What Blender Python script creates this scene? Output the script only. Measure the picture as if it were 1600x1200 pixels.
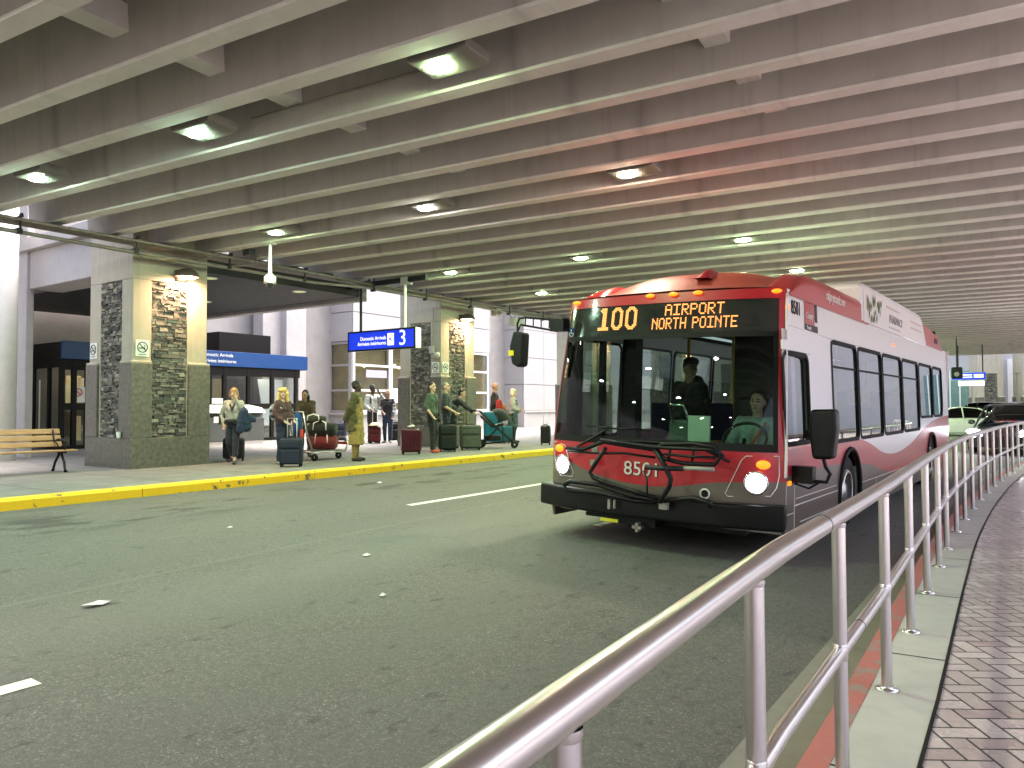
import bpy, bmesh, math, random
from mathutils import Vector, Matrix
R = math.radians
rnd = random.Random(7)
for o in list(bpy.data.objects): bpy.data.objects.remove(o)
S = bpy.context.scene
COL = S.collection

# ---------------------------------------------------------------- camera, world, sun, exposure
cam = bpy.data.cameras.new('camera'); cam.sensor_width = 36; cam.lens = 26.588; cam.clip_end = 800; cam.clip_start = .05
co = bpy.data.objects.new('camera', cam); COL.objects.link(co); S.camera = co
yaw, pit, rol = R(34.544), R(1.754), R(-.2405)
fw = Vector((-math.sin(yaw)*math.cos(pit), math.cos(yaw)*math.cos(pit), math.sin(pit)))
rt = Vector((math.cos(yaw), math.sin(yaw), 0)); up = rt.cross(fw)
r2 = rt*math.cos(rol)+up*math.sin(rol); u2 = -rt*math.sin(rol)+up*math.cos(rol)
co.matrix_world = Matrix(((r2.x, u2.x, -fw.x, 0), (r2.y, u2.y, -fw.y, 0), (r2.z, u2.z, -fw.z, 1.5), (0, 0, 0, 1)))

world = bpy.data.worlds.new('World'); S.world = world; world.use_nodes = True
wn = world.node_tree; bg = wn.nodes['Background']
sky = wn.nodes.new('ShaderNodeTexSky'); sky.sky_type = 'NISHITA'; sky.sun_disc = False
SUN_EL, SUN_AZ = R(74), R(40)
sky.sun_elevation = SUN_EL; sky.sun_rotation = SUN_AZ; sky.air_density = 1.0; sky.dust_density = 8.0; sky.ozone_density = 1.0
wn.links.new(sky.outputs[0], bg.inputs[0]); bg.inputs[1].default_value = .13
sl = bpy.data.lights.new('sun', 'SUN'); sl.energy = .5; sl.angle = R(20); sl.color = (1, .96, .9)
so = bpy.data.objects.new('sun', sl); COL.objects.link(so)
sd = Vector((math.sin(SUN_AZ)*math.cos(SUN_EL), math.cos(SUN_AZ)*math.cos(SUN_EL), math.sin(SUN_EL)))
so.rotation_euler = sd.to_track_quat('Z', 'Y').to_euler()
S.view_settings.view_transform = 'Standard'; S.view_settings.look = 'None'
S.view_settings.exposure = 2.68; S.view_settings.gamma = 1
S.render.engine = 'CYCLES'
S.cycles.max_bounces = 7; S.cycles.diffuse_bounces = 4; S.cycles.glossy_bounces = 4; S.cycles.transparent_max_bounces = 16
S.cycles.use_denoising = True; S.cycles.sample_clamp_indirect = 6; S.cycles.caustics_reflective = False; S.cycles.caustics_refractive = False

LAMP_E = 155.0        # ceiling lamp lens emission
# ---------------------------------------------------------------- materials
class NT:
    def __init__(s, name):
        s.mat = bpy.data.materials.new(name); s.mat.use_nodes = True
        s.t = s.mat.node_tree; s.b = s.t.nodes['Principled BSDF']; s.out = s.t.nodes['Material Output']
        s._tc = None
    def n(s, k, **kw):
        x = s.t.nodes.new(k)
        for a, v in kw.items(): setattr(x, a, v)
        return x
    def set(s, sock, v):
        if isinstance(v, (int, float)):
            sock.default_value = v if sock.type == 'VALUE' else (v, v, v, 1) if sock.type == 'RGBA' else (v, v, v)
        elif isinstance(v, (tuple, list)):
            sock.default_value = tuple(v) + ((1,) if sock.type == 'RGBA' and len(v) == 3 else ())
        else: s.t.links.new(v, sock)
    def co(s):
        if not s._tc: s._tc = s.n('ShaderNodeTexCoord')
        return s._tc.outputs['Object']
    def xyz(s, v=None):
        x = s.n('ShaderNodeSeparateXYZ'); s.set(x.inputs[0], v if v is not None else s.co()); return x.outputs
    def m(s, op, a, b=0, c=0, clamp=False):
        x = s.n('ShaderNodeMath', operation=op, use_clamp=clamp)
        for i, v in enumerate((a, b, c)): s.set(x.inputs[i], v)
        return x.outputs[0]
    def vm(s, scale=(1, 1, 1), rot=(0, 0, 0), v=None):
        x = s.n('ShaderNodeMapping'); s.set(x.inputs[0], v if v is not None else s.co())
        x.inputs['Scale'].default_value = scale; x.inputs['Rotation'].default_value = rot; return x.outputs[0]
    def noise(s, scale, detail=4, v=None, rough=.55):
        x = s.n('ShaderNodeTexNoise'); s.set(x.inputs['Vector'], v if v is not None else s.co())
        x.inputs['Scale'].default_value = scale; x.inputs['Detail'].default_value = detail; x.inputs['Roughness'].default_value = rough
        return x.outputs['Fac']
    def ramp(s, f, stops, interp='LINEAR'):
        x = s.n('ShaderNodeValToRGB'); s.set(x.inputs[0], f); e = x.color_ramp.elements; x.color_ramp.interpolation = interp
        while len(e) < len(stops): e.new(.5)
        for i, (p, c) in enumerate(stops):
            e[i].position = p; e[i].color = (c, c, c, 1) if isinstance(c, (int, float)) else tuple(c)+(1,)
        return x.outputs[0]
    def mix(s, f, a, b, mode='MIX'):
        x = s.n('ShaderNodeMix', data_type='RGBA', blend_type=mode)
        s.set(x.inputs[0], f); s.set(x.inputs[6], a); s.set(x.inputs[7], b); return x.outputs[2]
    def bump(s, h, strength=.3, dist=.01):
        x = s.n('ShaderNodeBump'); x.inputs['Strength'].default_value = strength; x.inputs['Distance'].default_value = dist
        s.set(x.inputs['Height'], h); s.t.links.new(x.outputs[0], s.b.inputs['Normal'])
    def base(s, c): s.set(s.b.inputs['Base Color'], c)
    def rough(s, c): s.set(s.b.inputs['Roughness'], c)

def mat(name, col, rough=.5, metal=0, var=.12, scale=6, bump=0, bscale=40, spec=None, coat=0, stretch=None):
    t = NT(name); v = t.vm(stretch) if stretch else None
    f = t.noise(scale, 5, v)
    c0 = tuple(max(0, c*(1-var)) for c in col); c1 = tuple(min(1, c*(1+var)) for c in col)
    t.base(t.ramp(f, [(.3, c0), (.7, c1)])); t.rough(rough if var < .02 else t.ramp(f, [(.3, max(0, rough-.06)), (.7, min(1, rough+.06))]))
    t.b.inputs['Metallic'].default_value = metal
    if spec is not None: t.b.inputs['Specular IOR Level'].default_value = spec
    if coat: t.b.inputs['Coat Weight'].default_value = coat; t.b.inputs['Coat Roughness'].default_value = .06
    if bump: t.bump(t.noise(bscale, 6), bump, .01)
    return t.mat
def emis(name, col, e, base=None):
    t = NT(name); t.base(base or col); t.b.inputs['Emission Color'].default_value = tuple(col)+(1,); t.b.inputs['Emission Strength'].default_value = e
    t.rough(t.ramp(t.noise(8), [(0, .35), (1, .45)])); return t.mat
def glass(name, tint=(.8, .88, .84), refl=.06, rough=0.0):
    t = NT(name); t.t.nodes.remove(t.b)
    tr = t.n('ShaderNodeBsdfTransparent'); tr.inputs[0].default_value = tuple(tint)+(1,)
    gl = t.n('ShaderNodeBsdfGlossy'); gl.inputs['Roughness'].default_value = rough; gl.inputs['Color'].default_value = (.95, .97, .96, 1)
    fr = t.n('ShaderNodeLayerWeight'); fr.inputs[0].default_value = .5
    f = t.m('ADD', t.m('MULTIPLY', t.m('POWER', fr.outputs['Facing'], 4), .85), refl, clamp=True)
    mx = t.n('ShaderNodeMixShader'); t.t.links.new(f, mx.inputs[0]); t.t.links.new(tr.outputs[0], mx.inputs[1]); t.t.links.new(gl.outputs[0], mx.inputs[2])
    t.t.links.new(mx.outputs[0], t.out.inputs[0]); return t.mat

MAT = {}
def concrete(name, col, stain=.35, seams=False):
    t = NT(name); big = t.noise(.7, 5); mid = t.noise(5, 6); st = t.noise(3, 5, t.vm((3, 3, .25)))
    c = t.mix(.5, t.ramp(big, [(.3, tuple(x*.86 for x in col)), (.7, tuple(x*1.1 for x in col))]), t.ramp(mid, [(.3, tuple(x*.88 for x in col)), (.7, tuple(x*1.08 for x in col))]))
    c = t.mix(t.ramp(st, [(.5, 0), (.75, stain)]), c, tuple(x*.55 for x in col))
    if seams:
        x, y, z = t.xyz(); k = t.m('FLOOR', t.m('DIVIDE', t.m('SUBTRACT', y, 2.9), .938)); off = t.m('MULTIPLY', t.m('SINE', t.m('MULTIPLY', k, 2.3)), .35)
        fr = t.m('ABSOLUTE', t.m('SUBTRACT', t.m('FRACT', t.m('DIVIDE', t.m('ADD', t.m('ADD', x, off), t.m('MULTIPLY', t.noise(4, 3), .12)), 6.1)), .5))
        c = t.mix(t.ramp(fr, [(.0, .55), (.003, .4), (.02, 0)]), c, tuple(q*.5 for q in col))
        dr = t.noise(1.0, 5, t.vm((5, .6, .12)), .65); c = t.mix(t.ramp(dr, [(.58, 0), (.72, .28)]), c, tuple(q*.45 for q in col)); ef = t.noise(1.3, 5, t.vm((6, .5, .2))); c = t.mix(t.ramp(ef, [(.66, 0), (.76, .2)]), c, (.55, .52, .47))
    t.base(c); t.rough(.85); t.bump(t.noise(60, 6), .25, .01); return t.mat
MAT['beam'] = concrete('shaded_beam_concrete', (.43, .405, .375), .2, True); MAT['soff'] = concrete('lit_soffit_concrete', (.60, .575, .54), .12, True)  # darker sides, lighter soffit: shade and floor bounce put into the colour
MAT['conc'] = concrete('column_concrete', (.40, .37, .30))
MAT['concl'] = concrete('light_concrete', (.40, .375, .37), .2)
MAT['granite'] = mat('granite', (.115, .107, .09), .5, var=.35, scale=14, bump=.15, bscale=90)
def asphalt():
    t = NT('asphalt'); x, y, z = t.xyz()
    fine = t.noise(170, 3, rough=.7); mid = t.noise(28, 5); big = t.noise(.55, 5, t.vm((2.2, .6, 1)))
    c = t.ramp(fine, [(.34, (.045, .045, .042)), (.50, (.125, .121, .110)), (.64, (.175, .168, .15)), (.78, (.36, .35, .31))])
    sp = t.noise(75, 2, rough=.5); c = t.mix(t.ramp(sp, [(.60, 0), (.66, .75)]), c, (.30, .29, .25)); c = t.mix(t.ramp(sp, [(.30, .7), (.37, 0)]), c, (.04, .04, .038))
    c = t.mix(t.ramp(mid, [(.38, .5), (.55, 0)]), c, (.07, .068, .063))
    c = t.mix(t.ramp(big, [(.35, .38), (.6, 0)]), c, (.085, .083, .076))
    pits = t.noise(9, 4, t.vm((1.2, .5, 1)), .6); c = t.mix(t.ramp(pits, [(.61, 0), (.70, .55)]), c, (.02, .02, .02))
    # dark drip stains along the far kerb
    st = t.noise(1.5, 4, t.vm((2.2, .8, 1))); edge = t.ramp(t.m('ABSOLUTE', t.m('ADD', x, 8.9)), [(.35, 1), (1.0, 0)])
    c = t.mix(t.m('MULTIPLY', t.ramp(st, [(.52, 0), (.62, .75)]), edge), c, (.02, .02, .018))
    # lighter paving seam and wheel-polished bands
    wob = t.m('ADD', t.m('ADD', x, t.m('MULTIPLY', y, .055)), t.m('MULTIPLY', t.noise(.8, 2), .06))
    seam = t.ramp(t.m('ABSOLUTE', t.m('ADD', wob, 5.70)), [(.0, .28), (.05, 0)])
    c = t.mix(seam, c, (.22, .22, .2))
    band = t.ramp(t.m('ABSOLUTE', t.m('ADD', wob, 4.9)), [(.1, .3), (.8, 0)]); c = t.mix(band, c, (.18, .176, .163))
    oil = t.noise(.9, 5, t.vm((1.3, .35, 1)), .6); c = t.mix(t.ramp(oil, [(.60, 0), (.74, .35)]), c, (.05, .05, .045))
    for lx in (7.9, 6.2, 3.1, 1.7):
        c = t.mix(t.ramp(t.m('ABSOLUTE', t.m('ADD', wob, lx)), [(.05, .22), (.4, 0)]), c, (.085, .083, .077))
    # cracks
    vo = t.n('ShaderNodeTexVoronoi', feature='DISTANCE_TO_EDGE'); wv = t.n('ShaderNodeVectorMath', operation='ADD')
    nz = t.n('ShaderNodeTexNoise'); nz.inputs['Scale'].default_value = 1.1; nz.inputs['Detail'].default_value = 6; t.set(nz.inputs['Vector'], t.co())
    t.set(wv.inputs[0], t.co()); t.set(wv.inputs[1], nz.outputs['Color']); t.set(vo.inputs['Vector'], wv.outputs[0]); vo.inputs['Scale'].default_value = .28
    c = t.mix(t.ramp(vo.outputs['Distance'], [(.0, .3), (.004, 0)]), c, (.03, .03, .03))
    t.base(c); t.rough(t.ramp(big, [(.3, .62), (.7, .8)])); t.bump(t.m('ADD', fine, t.m('MULTIPLY', mid, .5)), .6, .01); return t.mat
MAT['asphalt'] = asphalt()
def pavement():
    t = NT('pavement_concrete'); x, y, z = t.xyz(); mid = t.noise(3, 6); fine = t.noise(90, 3); big = t.noise(.5, 4)
    c = t.ramp(mid, [(.3, (.15, .145, .14)), (.7, (.245, .235, .225))]); c = t.mix(t.ramp(big, [(.35, .45), (.6, 0)]), c, (.13, .125, .115))
    def joint(v, p):
        f = t.m('ABSOLUTE', t.m('SUBTRACT', t.m('FRACT', t.m('DIVIDE', v, p)), .5)); return t.ramp(f, [(.4915, 0), (.4955, 1)])
    c = t.mix(t.m('MAXIMUM', joint(x, 1.6), joint(y, 1.6)), c, (.06, .058, .05))
    t.base(c); t.rough(.8); t.bump(fine, .3, .006); return t.mat
MAT['pave'] = pavement()
def herring():
    t = NT('herringbone_brick'); W = .1
    v = t.vm((1/W, 1/W, 1), (0, 0, R(58))); x, y, z = t.xyz(v)
    ix, iy = t.m('FLOOR', x), t.m('FLOOR', y); fx, fy = t.m('SUBTRACT', x, ix), t.m('SUBTRACT', y, iy)
    d = t.m('FLOORED_MODULO', t.m('SUBTRACT', ix, iy), 4)
    def iss(k): return t.m('COMPARE', d, k, .1)
    def no(k): return t.m('SUBTRACT', 1, iss(k))
    g = .055
    L = t.m('MULTIPLY', t.m('LESS_THAN', fx, g), no(1)); Rr = t.m('MULTIPLY', t.m('GREATER_THAN', fx, 1-g), no(0))
    B = t.m('MULTIPLY', t.m('LESS_THAN', fy, g), no(2)); T = t.m('MULTIPLY', t.m('GREATER_THAN', fy, 1-g), no(3))
    joint = t.m('MAXIMUM', t.m('MAXIMUM', L, Rr), t.m('MAXIMUM', B, T))
    bx = t.m('SUBTRACT', ix, iss(1)); by = t.m('SUBTRACT', iy, iss(2))
    cb = t.n('ShaderNodeCombineXYZ'); t.set(cb.inputs[0], bx); t.set(cb.inputs[1], by); t.set(cb.inputs[2], t.m('GREATER_THAN', d, 1.5))
    wn_ = t.n('ShaderNodeTexWhiteNoise'); t.set(wn_.inputs['Vector'], cb.outputs[0])
    c = t.ramp(wn_.outputs['Value'], [(0, (.46, .36, .35)), (.5, (.56, .46, .45)), (1, (.66, .56, .55))])
    c = t.mix(t.ramp(t.noise(40, 4), [(.4, 0), (.8, .4)]), c, (.3, .24, .23)); c = t.mix(t.ramp(t.noise(1.3, 4), [(.35, .3), (.6, 0)]), c, (.3, .24, .24))
    c = t.mix(joint, c, (.055, .047, .046)); t.base(c)
    t.rough(t.m('ADD', t.ramp(t.noise(2.2, 4), [(.3, .20), (.7, .42)]), t.m('MULTIPLY', joint, .3)))
    t.bump(t.m('SUBTRACT', t.m('MULTIPLY', t.noise(30, 4), .3), joint), .5, .004); return t.mat
MAT['brick'] = herring()
def painted(name, col, under, wear=.5, rough=.6):
    t = NT(name); f = t.noise(7, 7, t.vm((1, 1, 1)), .65); g = t.noise(1.6, 3)
    w = t.ramp(t.m('ADD', t.m('MULTIPLY', f, .75), t.m('MULTIPLY', g, .25)), [(wear+.06, 0), (wear+.10, .9)])
    c = t.mix(t.noise(50, 3), tuple(x*.85 for x in col), tuple(min(1, x*1.1) for x in col)); t.base(t.mix(w, c, under)); t.rough(rough)
    t.bump(t.m('SUBTRACT', t.noise(50, 3), w), .3, .004); return t.mat
MAT['yellow'] = painted('yellow_kerb_paint', (.78, .50, .008), (.07, .06, .045), .515)
MAT['redkerb'] = painted('red_kerb_paint', (.46, .15, .125), (.30, .23, .20), .47)
MAT['line'] = painted('road_line_paint', (.75, .74, .66), (.16, .16, .15), .53)
MAT['pan'] = concrete('shaded_gutter_concrete', (.24, .23, .20), .3)  # pan tone darkened to stand in for shade beside the kerb
MAT['strip'] = concrete('edge_strip_concrete', (.50, .48, .43), .2)
MAT['steel'] = mat('brushed_steel', (.64, .61, .61), .29, 1, .015, 18)
MAT['lamph'] = mat('lamp_housing', (.17, .16, .14), .5, var=.1)
MAT['white'] = mat('white_metal', (.72, .71, .68), .45, var=.05)
MAT['dark'] = mat('dark_metal', (.018, .018, .02), .45, var=.2, spec=.3)
MAT['black'] = mat('black_plastic', (.006, .007, .0075), .42, var=.2, spec=.25)
MAT['rubber'] = mat('rubber', (.008, .008, .008), .7, var=.2, spec=.25)
MAT['pipe'] = mat('galvanised_conduit', (.24, .215, .19), .45, .4, .2, 9)
MAT['grey'] = mat('grey_box', (.40, .40, .38), .5, var=.1)
MAT['panel'] = mat('wall_panel', (.39, .375, .375), .5, var=.04, scale=2)
MAT['panelg'] = mat('grey_wall_panel', (.30, .28, .27), .6, var=.1, scale=2)
MAT['frame'] = mat('white_window_frame', (.72, .72, .70), .45, var=.04)
MAT['dkframe'] = mat('bronze_door_frame', (.009, .008, .0075), .5, var=.15, spec=.15)
MAT['blue'] = mat('blue_fascia', (.004, .04, .17), .35, var=.06)
MAT['bluelit'] = emis('backlit_blue_sign', (.003, .035, .75), .115)
MAT['whitelit'] = emis('backlit_white', (1, 1, 1), .16)
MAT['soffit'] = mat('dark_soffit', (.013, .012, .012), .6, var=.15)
MAT['signw'] = mat('white_sign', (.75, .75, .72), .5, var=.03)
MAT['glass'] = glass('clear_glass', (.72, .76, .74), .05)
MAT['lamp_g'] = emis('lamp_lens_green', (.68, 1, .52), LAMP_E)
MAT['lamp_c'] = emis('lamp_lens_cyan', (.62, 1, .72), LAMP_E)
MAT['lamp_w'] = emis('lamp_lens_white', (1, .97, .9), LAMP_E)
MAT['lamp_p'] = emis('lamp_lens_pinkish', (1, .86, .80), LAMP_E)
MAT['lamp_o'] = emis('lamp_lens_warm', (1, .80, .60), LAMP_E*1.0)
MAT['wlamp'] = emis('wall_lamp_lens', (1, .60, .36), 95)
MAT['downl'] = emis('downlight_lens', (.95, 1, .45), .075)

# ---------------------------------------------------------------- mesh helpers
class MB:
    def __init__(s): s.v = []; s.f = []; s.mi = []; s.cur = 0
    def add(s, vs, fs):
        o = len(s.v); s.v += [tuple(v) for v in vs]; s.f += [tuple(i+o for i in f) for f in fs]; s.mi += [s.cur]*len(fs); return s
    def box(s, c, d, rot=None):
        x, y, z = (k/2 for k in d); vs = [Vector((a*x, b*y, e*z)) for e in (-1, 1) for b in (-1, 1) for a in (-1, 1)]
        if rot is not None: vs = [rot @ v for v in vs]
        vs = [v+Vector(c) for v in vs]
        return s.add(vs, [(0, 2, 3, 1), (4, 5, 7, 6), (0, 1, 5, 4), (2, 6, 7, 3), (0, 4, 6, 2), (1, 3, 7, 5)])
    def bb(s, x0, x1, y0, y1, z0, z1): return s.box(((x0+x1)/2, (y0+y1)/2, (z0+z1)/2), (abs(x1-x0), abs(y1-y0), abs(z1-z0)))
    def cone(s, p0, p1, r0, r1=None, n=12, caps=True):
        r1 = r0 if r1 is None else r1; p0, p1 = Vector(p0), Vector(p1); d = (p1-p0).normalized()
        a = d.orthogonal().normalized(); b = d.cross(a); vs = []
        for p, r in ((p0, r0), (p1, r1)): vs += [p+r*(a*math.cos(2*math.pi*i/n)+b*math.sin(2*math.pi*i/n)) for i in range(n)]
        fs = [(i, (i+1) % n, n+(i+1) % n, n+i) for i in range(n)]
        if caps: fs += [tuple(range(n))[::-1], tuple(range(n, 2*n))]
        return s.add(vs, fs)
    def tube(s, pts, r, n=10, closed=False):
        P = [Vector(p) for p in pts]; N = len(P); rings = []; a = None
        for i in range(N):
            q0 = P[(i-1) % N] if (closed or i > 0) else P[0]; q1 = P[(i+1) % N] if (closed or i < N-1) else P[-1]
            d = (q1-q0).normalized()
            a = (d.orthogonal() if a is None else a-d*a.dot(d)).normalized(); b = d.cross(a)
            rr = r[i] if isinstance(r, (list, tuple)) else r
            rings.append([P[i]+rr*(a*math.cos(2*math.pi*k/n)+b*math.sin(2*math.pi*k/n)) for k in range(n)])
        vs = [v for q in rings for v in q]; fs = []
        for i in range(N if closed else N-1):
            j = (i+1) % N
            fs += [(i*n+k, i*n+(k+1) % n, j*n+(k+1) % n, j*n+k) for k in range(n)]
        if not closed: fs += [tuple(range(n))[::-1], tuple(range((N-1)*n, N*n))]
        return s.add(vs, fs)
    def ell(s, c, r, nu=16, nv=10, v0=0., v1=1., rot=None):
        vs = []; c = Vector(c)
        for j in range(nv+1):
            t = math.pi*(v0+(v1-v0)*j/nv)
            for i in range(nu):
                p = 2*math.pi*i/nu; q = Vector((r[0]*math.sin(t)*math.cos(p), r[1]*math.sin(t)*math.sin(p), r[2]*math.cos(t)))
                vs.append(c+(rot @ q if rot is not None else q))
        fs = [(j*nu+i, (j+1)*nu+i, (j+1)*nu+(i+1) % nu, j*nu+(i+1) % nu) for j in range(nv) for i in range(nu)]
        return s.add(vs, fs)
    def lathe(s, c, prof, n=24, axis='z'):
        vs = []
        for r, h in prof:
            for i in range(n):
                a = 2*math.pi*i/n; p = (r*math.cos(a), r*math.sin(a), h)
                p = p if axis == 'z' else (h, p[0], p[1]) if axis == 'x' else (p[0], h, p[1])
                vs.append((c[0]+p[0], c[1]+p[1], c[2]+p[2]))
        fs = [(j*n+i, j*n+(i+1) % n, (j+1)*n+(i+1) % n, (j+1)*n+i) for j in range(len(prof)-1) for i in range(n)]
        return s.add(vs, fs)
    def prism(s, poly, axis, a0, a1):
        n = len(poly)
        def P(q, a): return (a, q[0], q[1]) if axis == 'x' else (q[0], a, q[1]) if axis == 'y' else (q[0], q[1], a)
        vs = [P(q, a0) for q in poly]+[P(q, a1) for q in poly]
        return s.add(vs, [(i, (i+1) % n, n+(i+1) % n, n+i) for i in range(n)]+[tuple(range(n))[::-1], tuple(range(n, 2*n))])
    def grid(s, fn, nu, nv):
        vs = [fn(i/nu, j/nv) for j in range(nv+1) for i in range(nu+1)]
        return s.add(vs, [(j*(nu+1)+i, j*(nu+1)+i+1, (j+1)*(nu+1)+i+1, (j+1)*(nu+1)+i) for j in range(nv) for i in range(nu)])
    def build(s, name, m, parent=None, smooth=False, bevel=0, segs=2, fix=True, solid=0):
        me = bpy.data.meshes.new(name); me.from_pydata(s.v, [], s.f)
        for k in (m if isinstance(m, (list, tuple)) else [m]): me.materials.append(k)
        for p, k in zip(me.polygons, s.mi): p.material_index = k
        if fix:
            bm = bmesh.new(); bm.from_mesh(me); bmesh.ops.recalc_face_normals(bm, faces=bm.faces); bm.to_mesh(me); bm.free()
        o = bpy.data.objects.new(name, me); COL.objects.link(o)
        if parent: o.parent = parent
        if smooth:
            for p in me.polygons: p.use_smooth = True
        if solid: q = o.modifiers.new('thick', 'SOLIDIFY'); q.thickness = solid; q.offset = 0
        if bevel:
            q = o.modifiers.new('bevel', 'BEVEL'); q.width = bevel; q.segments = segs; q.limit_method = 'ANGLE'; q.angle_limit = R(40)
            for p in me.polygons: p.use_smooth = True
            q2 = o.modifiers.new('wn', 'WEIGHTED_NORMAL')
        return o
def tag(o, label=None, cat=None, group=None, kind=None):
    if label: o['label'] = label
    if cat: o['category'] = cat
    if group: o['group'] = group
    if kind: o['kind'] = kind
    return o
def empty(name, loc=(0, 0, 0), rz=0, label=None, cat=None, group=None):
    o = bpy.data.objects.new(name, None); COL.objects.link(o); o.location = loc; o.rotation_euler = (0, 0, rz); o.empty_display_size = .2
    return tag(o, label, cat, group)
def copy_tree(o, parent=None):
    c = o.copy(); COL.objects.link(c)
    if parent: c.parent = parent; c.matrix_parent_inverse = o.matrix_parent_inverse
    for ch in o.children: copy_tree(ch, c)
    return c
def text(name, s, size, m, parent, M4, ext=.002, ax='CENTER', squeeze=1):
    cu = bpy.data.curves.new(name, 'FONT'); cu.body = s; cu.size = size; cu.extrude = ext; cu.align_x = ax; cu.align_y = 'CENTER'; cu.resolution_u = 3
    t = bpy.data.objects.new(name, cu); COL.objects.link(t); bpy.context.view_layer.update()
    me = bpy.data.meshes.new_from_object(t.evaluated_get(bpy.context.evaluated_depsgraph_get()))
    bpy.data.objects.remove(t); bpy.data.curves.remove(cu); me.materials.clear(); me.materials.append(m)
    me.transform(M4 @ Matrix.Diagonal((squeeze, 1, 1, 1)))
    o = bpy.data.objects.new(name, me); COL.objects.link(o); o.parent = parent; return o
def face_my(p): return Matrix(((1, 0, 0, p[0]), (0, 0, -1, p[1]), (0, 1, 0, p[2]), (0, 0, 0, 1)))      # readable looking +Y
def face_px(p): return Matrix(((0, 0, 1, p[0]), (1, 0, 0, p[1]), (0, 1, 0, p[2]), (0, 0, 0, 1)))       # readable looking -X
# ---------------------------------------------------------------- ground, road, pavements, kerbs
GZ = .42                                   # far pavement level
def road_z(x): return .0298*(-.9-x)
PATH = [(-14, -.45), (-2, -.45), (.5, -.50), (2, -.575), (4, -.60), (6.2, -.655), (8.2, -.695), (9.4, -.70), (10.5, -.69), (11.6, -.675), (12.7, -.645), (13.8, -.605),
        (15, -.56), (16.1, -.50), (17.3, -.43), (18.3, -.36), (19.5, -.28), (21, -.14), (23, .15), (26, .85), (30, 2.1), (36, 5), (44, 10), (55, 20)]
def path_x(y):
    for (a, xa), (b, xb) in zip(PATH, PATH[1:]):
        if a <= y <= b: return xa+(xb-xa)*(y-a)/(b-a)
    return PATH[-1][1] if y > 0 else PATH[0][1]
YS = [-40, -27]+[-14+.5*i for i in range(int((55+14)/.5)+1)]
def ribbon(name, d0, d1, z, m, ys=YS, zlow=None):
    b = MB()
    for k, (ya, yb) in enumerate(zip(ys, ys[1:])):
        xa, xb = path_x(ya), path_x(yb)
        b.add([(xa+d0, ya, z), (xa+d1 if d1 < 50 else 60, ya, z), (xb+d1 if d1 < 50 else 60, yb, z), (xb+d0, yb, z)], [(0, 1, 2, 3)])
        if zlow is not None: b.add([(xa+d0, ya, zlow), (xa+d0, ya, z), (xb+d0, yb, z), (xb+d0, yb, zlow)], [(0, 1, 2, 3)])
    return tag(b.build(name, m, fix=False), kind='structure')
b = MB(); b.add([(-400, -400, -.12), (400, -400, -.12), (400, 400, -.12), (-400, 400, -.12)], [(0, 1, 2, 3)]); tag(b.build('ground', MAT['asphalt']), kind='structure')
b = MB(); b.add([(-10.3, -40, road_z(-10.3)), (-.9, -40, 0), (-.9, 150, 0), (-10.3, 150, road_z(-10.3))], [(0, 1, 2, 3)])
b.add([(-.9, -40, 0), (70, -40, 0), (70, 150, 0), (-.9, 150, 0)], [(0, 1, 2, 3)]); tag(b.build('road', MAT['asphalt']), kind='structure')
b = MB(); b.bb(-60, -10.36, -40, 150, -.1, GZ); tag(b.build('far_pavement', MAT['pave']), kind='structure')
b = MB(); y = -40.
kr = random.Random(3)
while y < 120:
    L = 3.05; pr = [(-10.17, .1), (-10.175, GZ-.03), (-10.20, GZ-.004), (-10.36, GZ+.004), (-10.36, .1)]
    b.prism(pr, 'y', y+.006, y+L-.006); y += L
tag(b.build('kerb', MAT['yellow']), kind='structure')
b = MB(); b.add([(-10.17, -14, road_z(-10.17)+.004), (-9.98, -14, road_z(-9.98)+.004), (-9.98, 120, road_z(-9.98)+.004), (-10.17, 120, road_z(-10.17)+.004)], [(0, 1, 2, 3)])
tag(b.build('gutter', MAT['asphalt']), kind='structure')
tag(ribbon('gutter_pan', -.52, -.17, .006, MAT['pan']), kind='structure')
tag(ribbon('red_kerb', -.17, -.07, .152, MAT['redkerb'], zlow=-.01), kind='structure')
b = MB()
tag(ribbon('edge_strip', -.07, .21, .15, MAT['strip']), kind='structure')
tag(ribbon('brick_walkway', .218, 99, .146, MAT['brick']), kind='structure')
b = MB(); b.bb(5.5, 70, -40, 26, .0, .152); tag(b.build('bounce_plaza', MAT['concl']), kind='structure')  # unseen pale ground added to bounce daylight under the deck
# dark joints across the concrete strip and between strip and brick
b = MB()
for k in range(30):
    y = -2+k*1.55+.4; x = path_x(y); b.add([(x-.07, y, .1515), (x+.21, y+.02, .1515), (x+.21, y+.032, .1515), (x-.07, y+.012, .1515)], [(0, 1, 2, 3)])
for ya, yb in zip(YS, YS[1:]):
    xa, xb = path_x(ya), path_x(yb); b.add([(xa+.205, ya, .152), (xa+.221, ya, .152), (xb+.221, yb, .152), (xb+.205, yb, .152)], [(0, 1, 2, 3)])
tag(b.build('pavement_joint', MAT['rubber']), kind='structure')
def dash(x0, x1, y0, y1, xe=None):
    b = MB(); n = 8
    for k in range(n):
        ya, yb = y0+(y1-y0)*k/n, y0+(y1-y0)*(k+1)/n
        b.add([(x0, ya, road_z(x0)+.004), (x1, ya, road_z(x1)+.004), (x1, yb, road_z(x1)+.004), (x0, yb, road_z(x0)+.004)], [(0, 1, 2, 3)])
    return tag(b.build('lane_marking', MAT['line']), kind='structure')
for y0 in (-8.4, 7.9-9.25, 7.92, 17.2, 26.4, 35.6):
    dash(-4.31, -4.19, y0, y0+3.2)
for y0 in (-1.6, 7.65, 16.9, 26.1, 35.3): dash(-7.02, -6.90, y0, y0+3.4)

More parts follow.
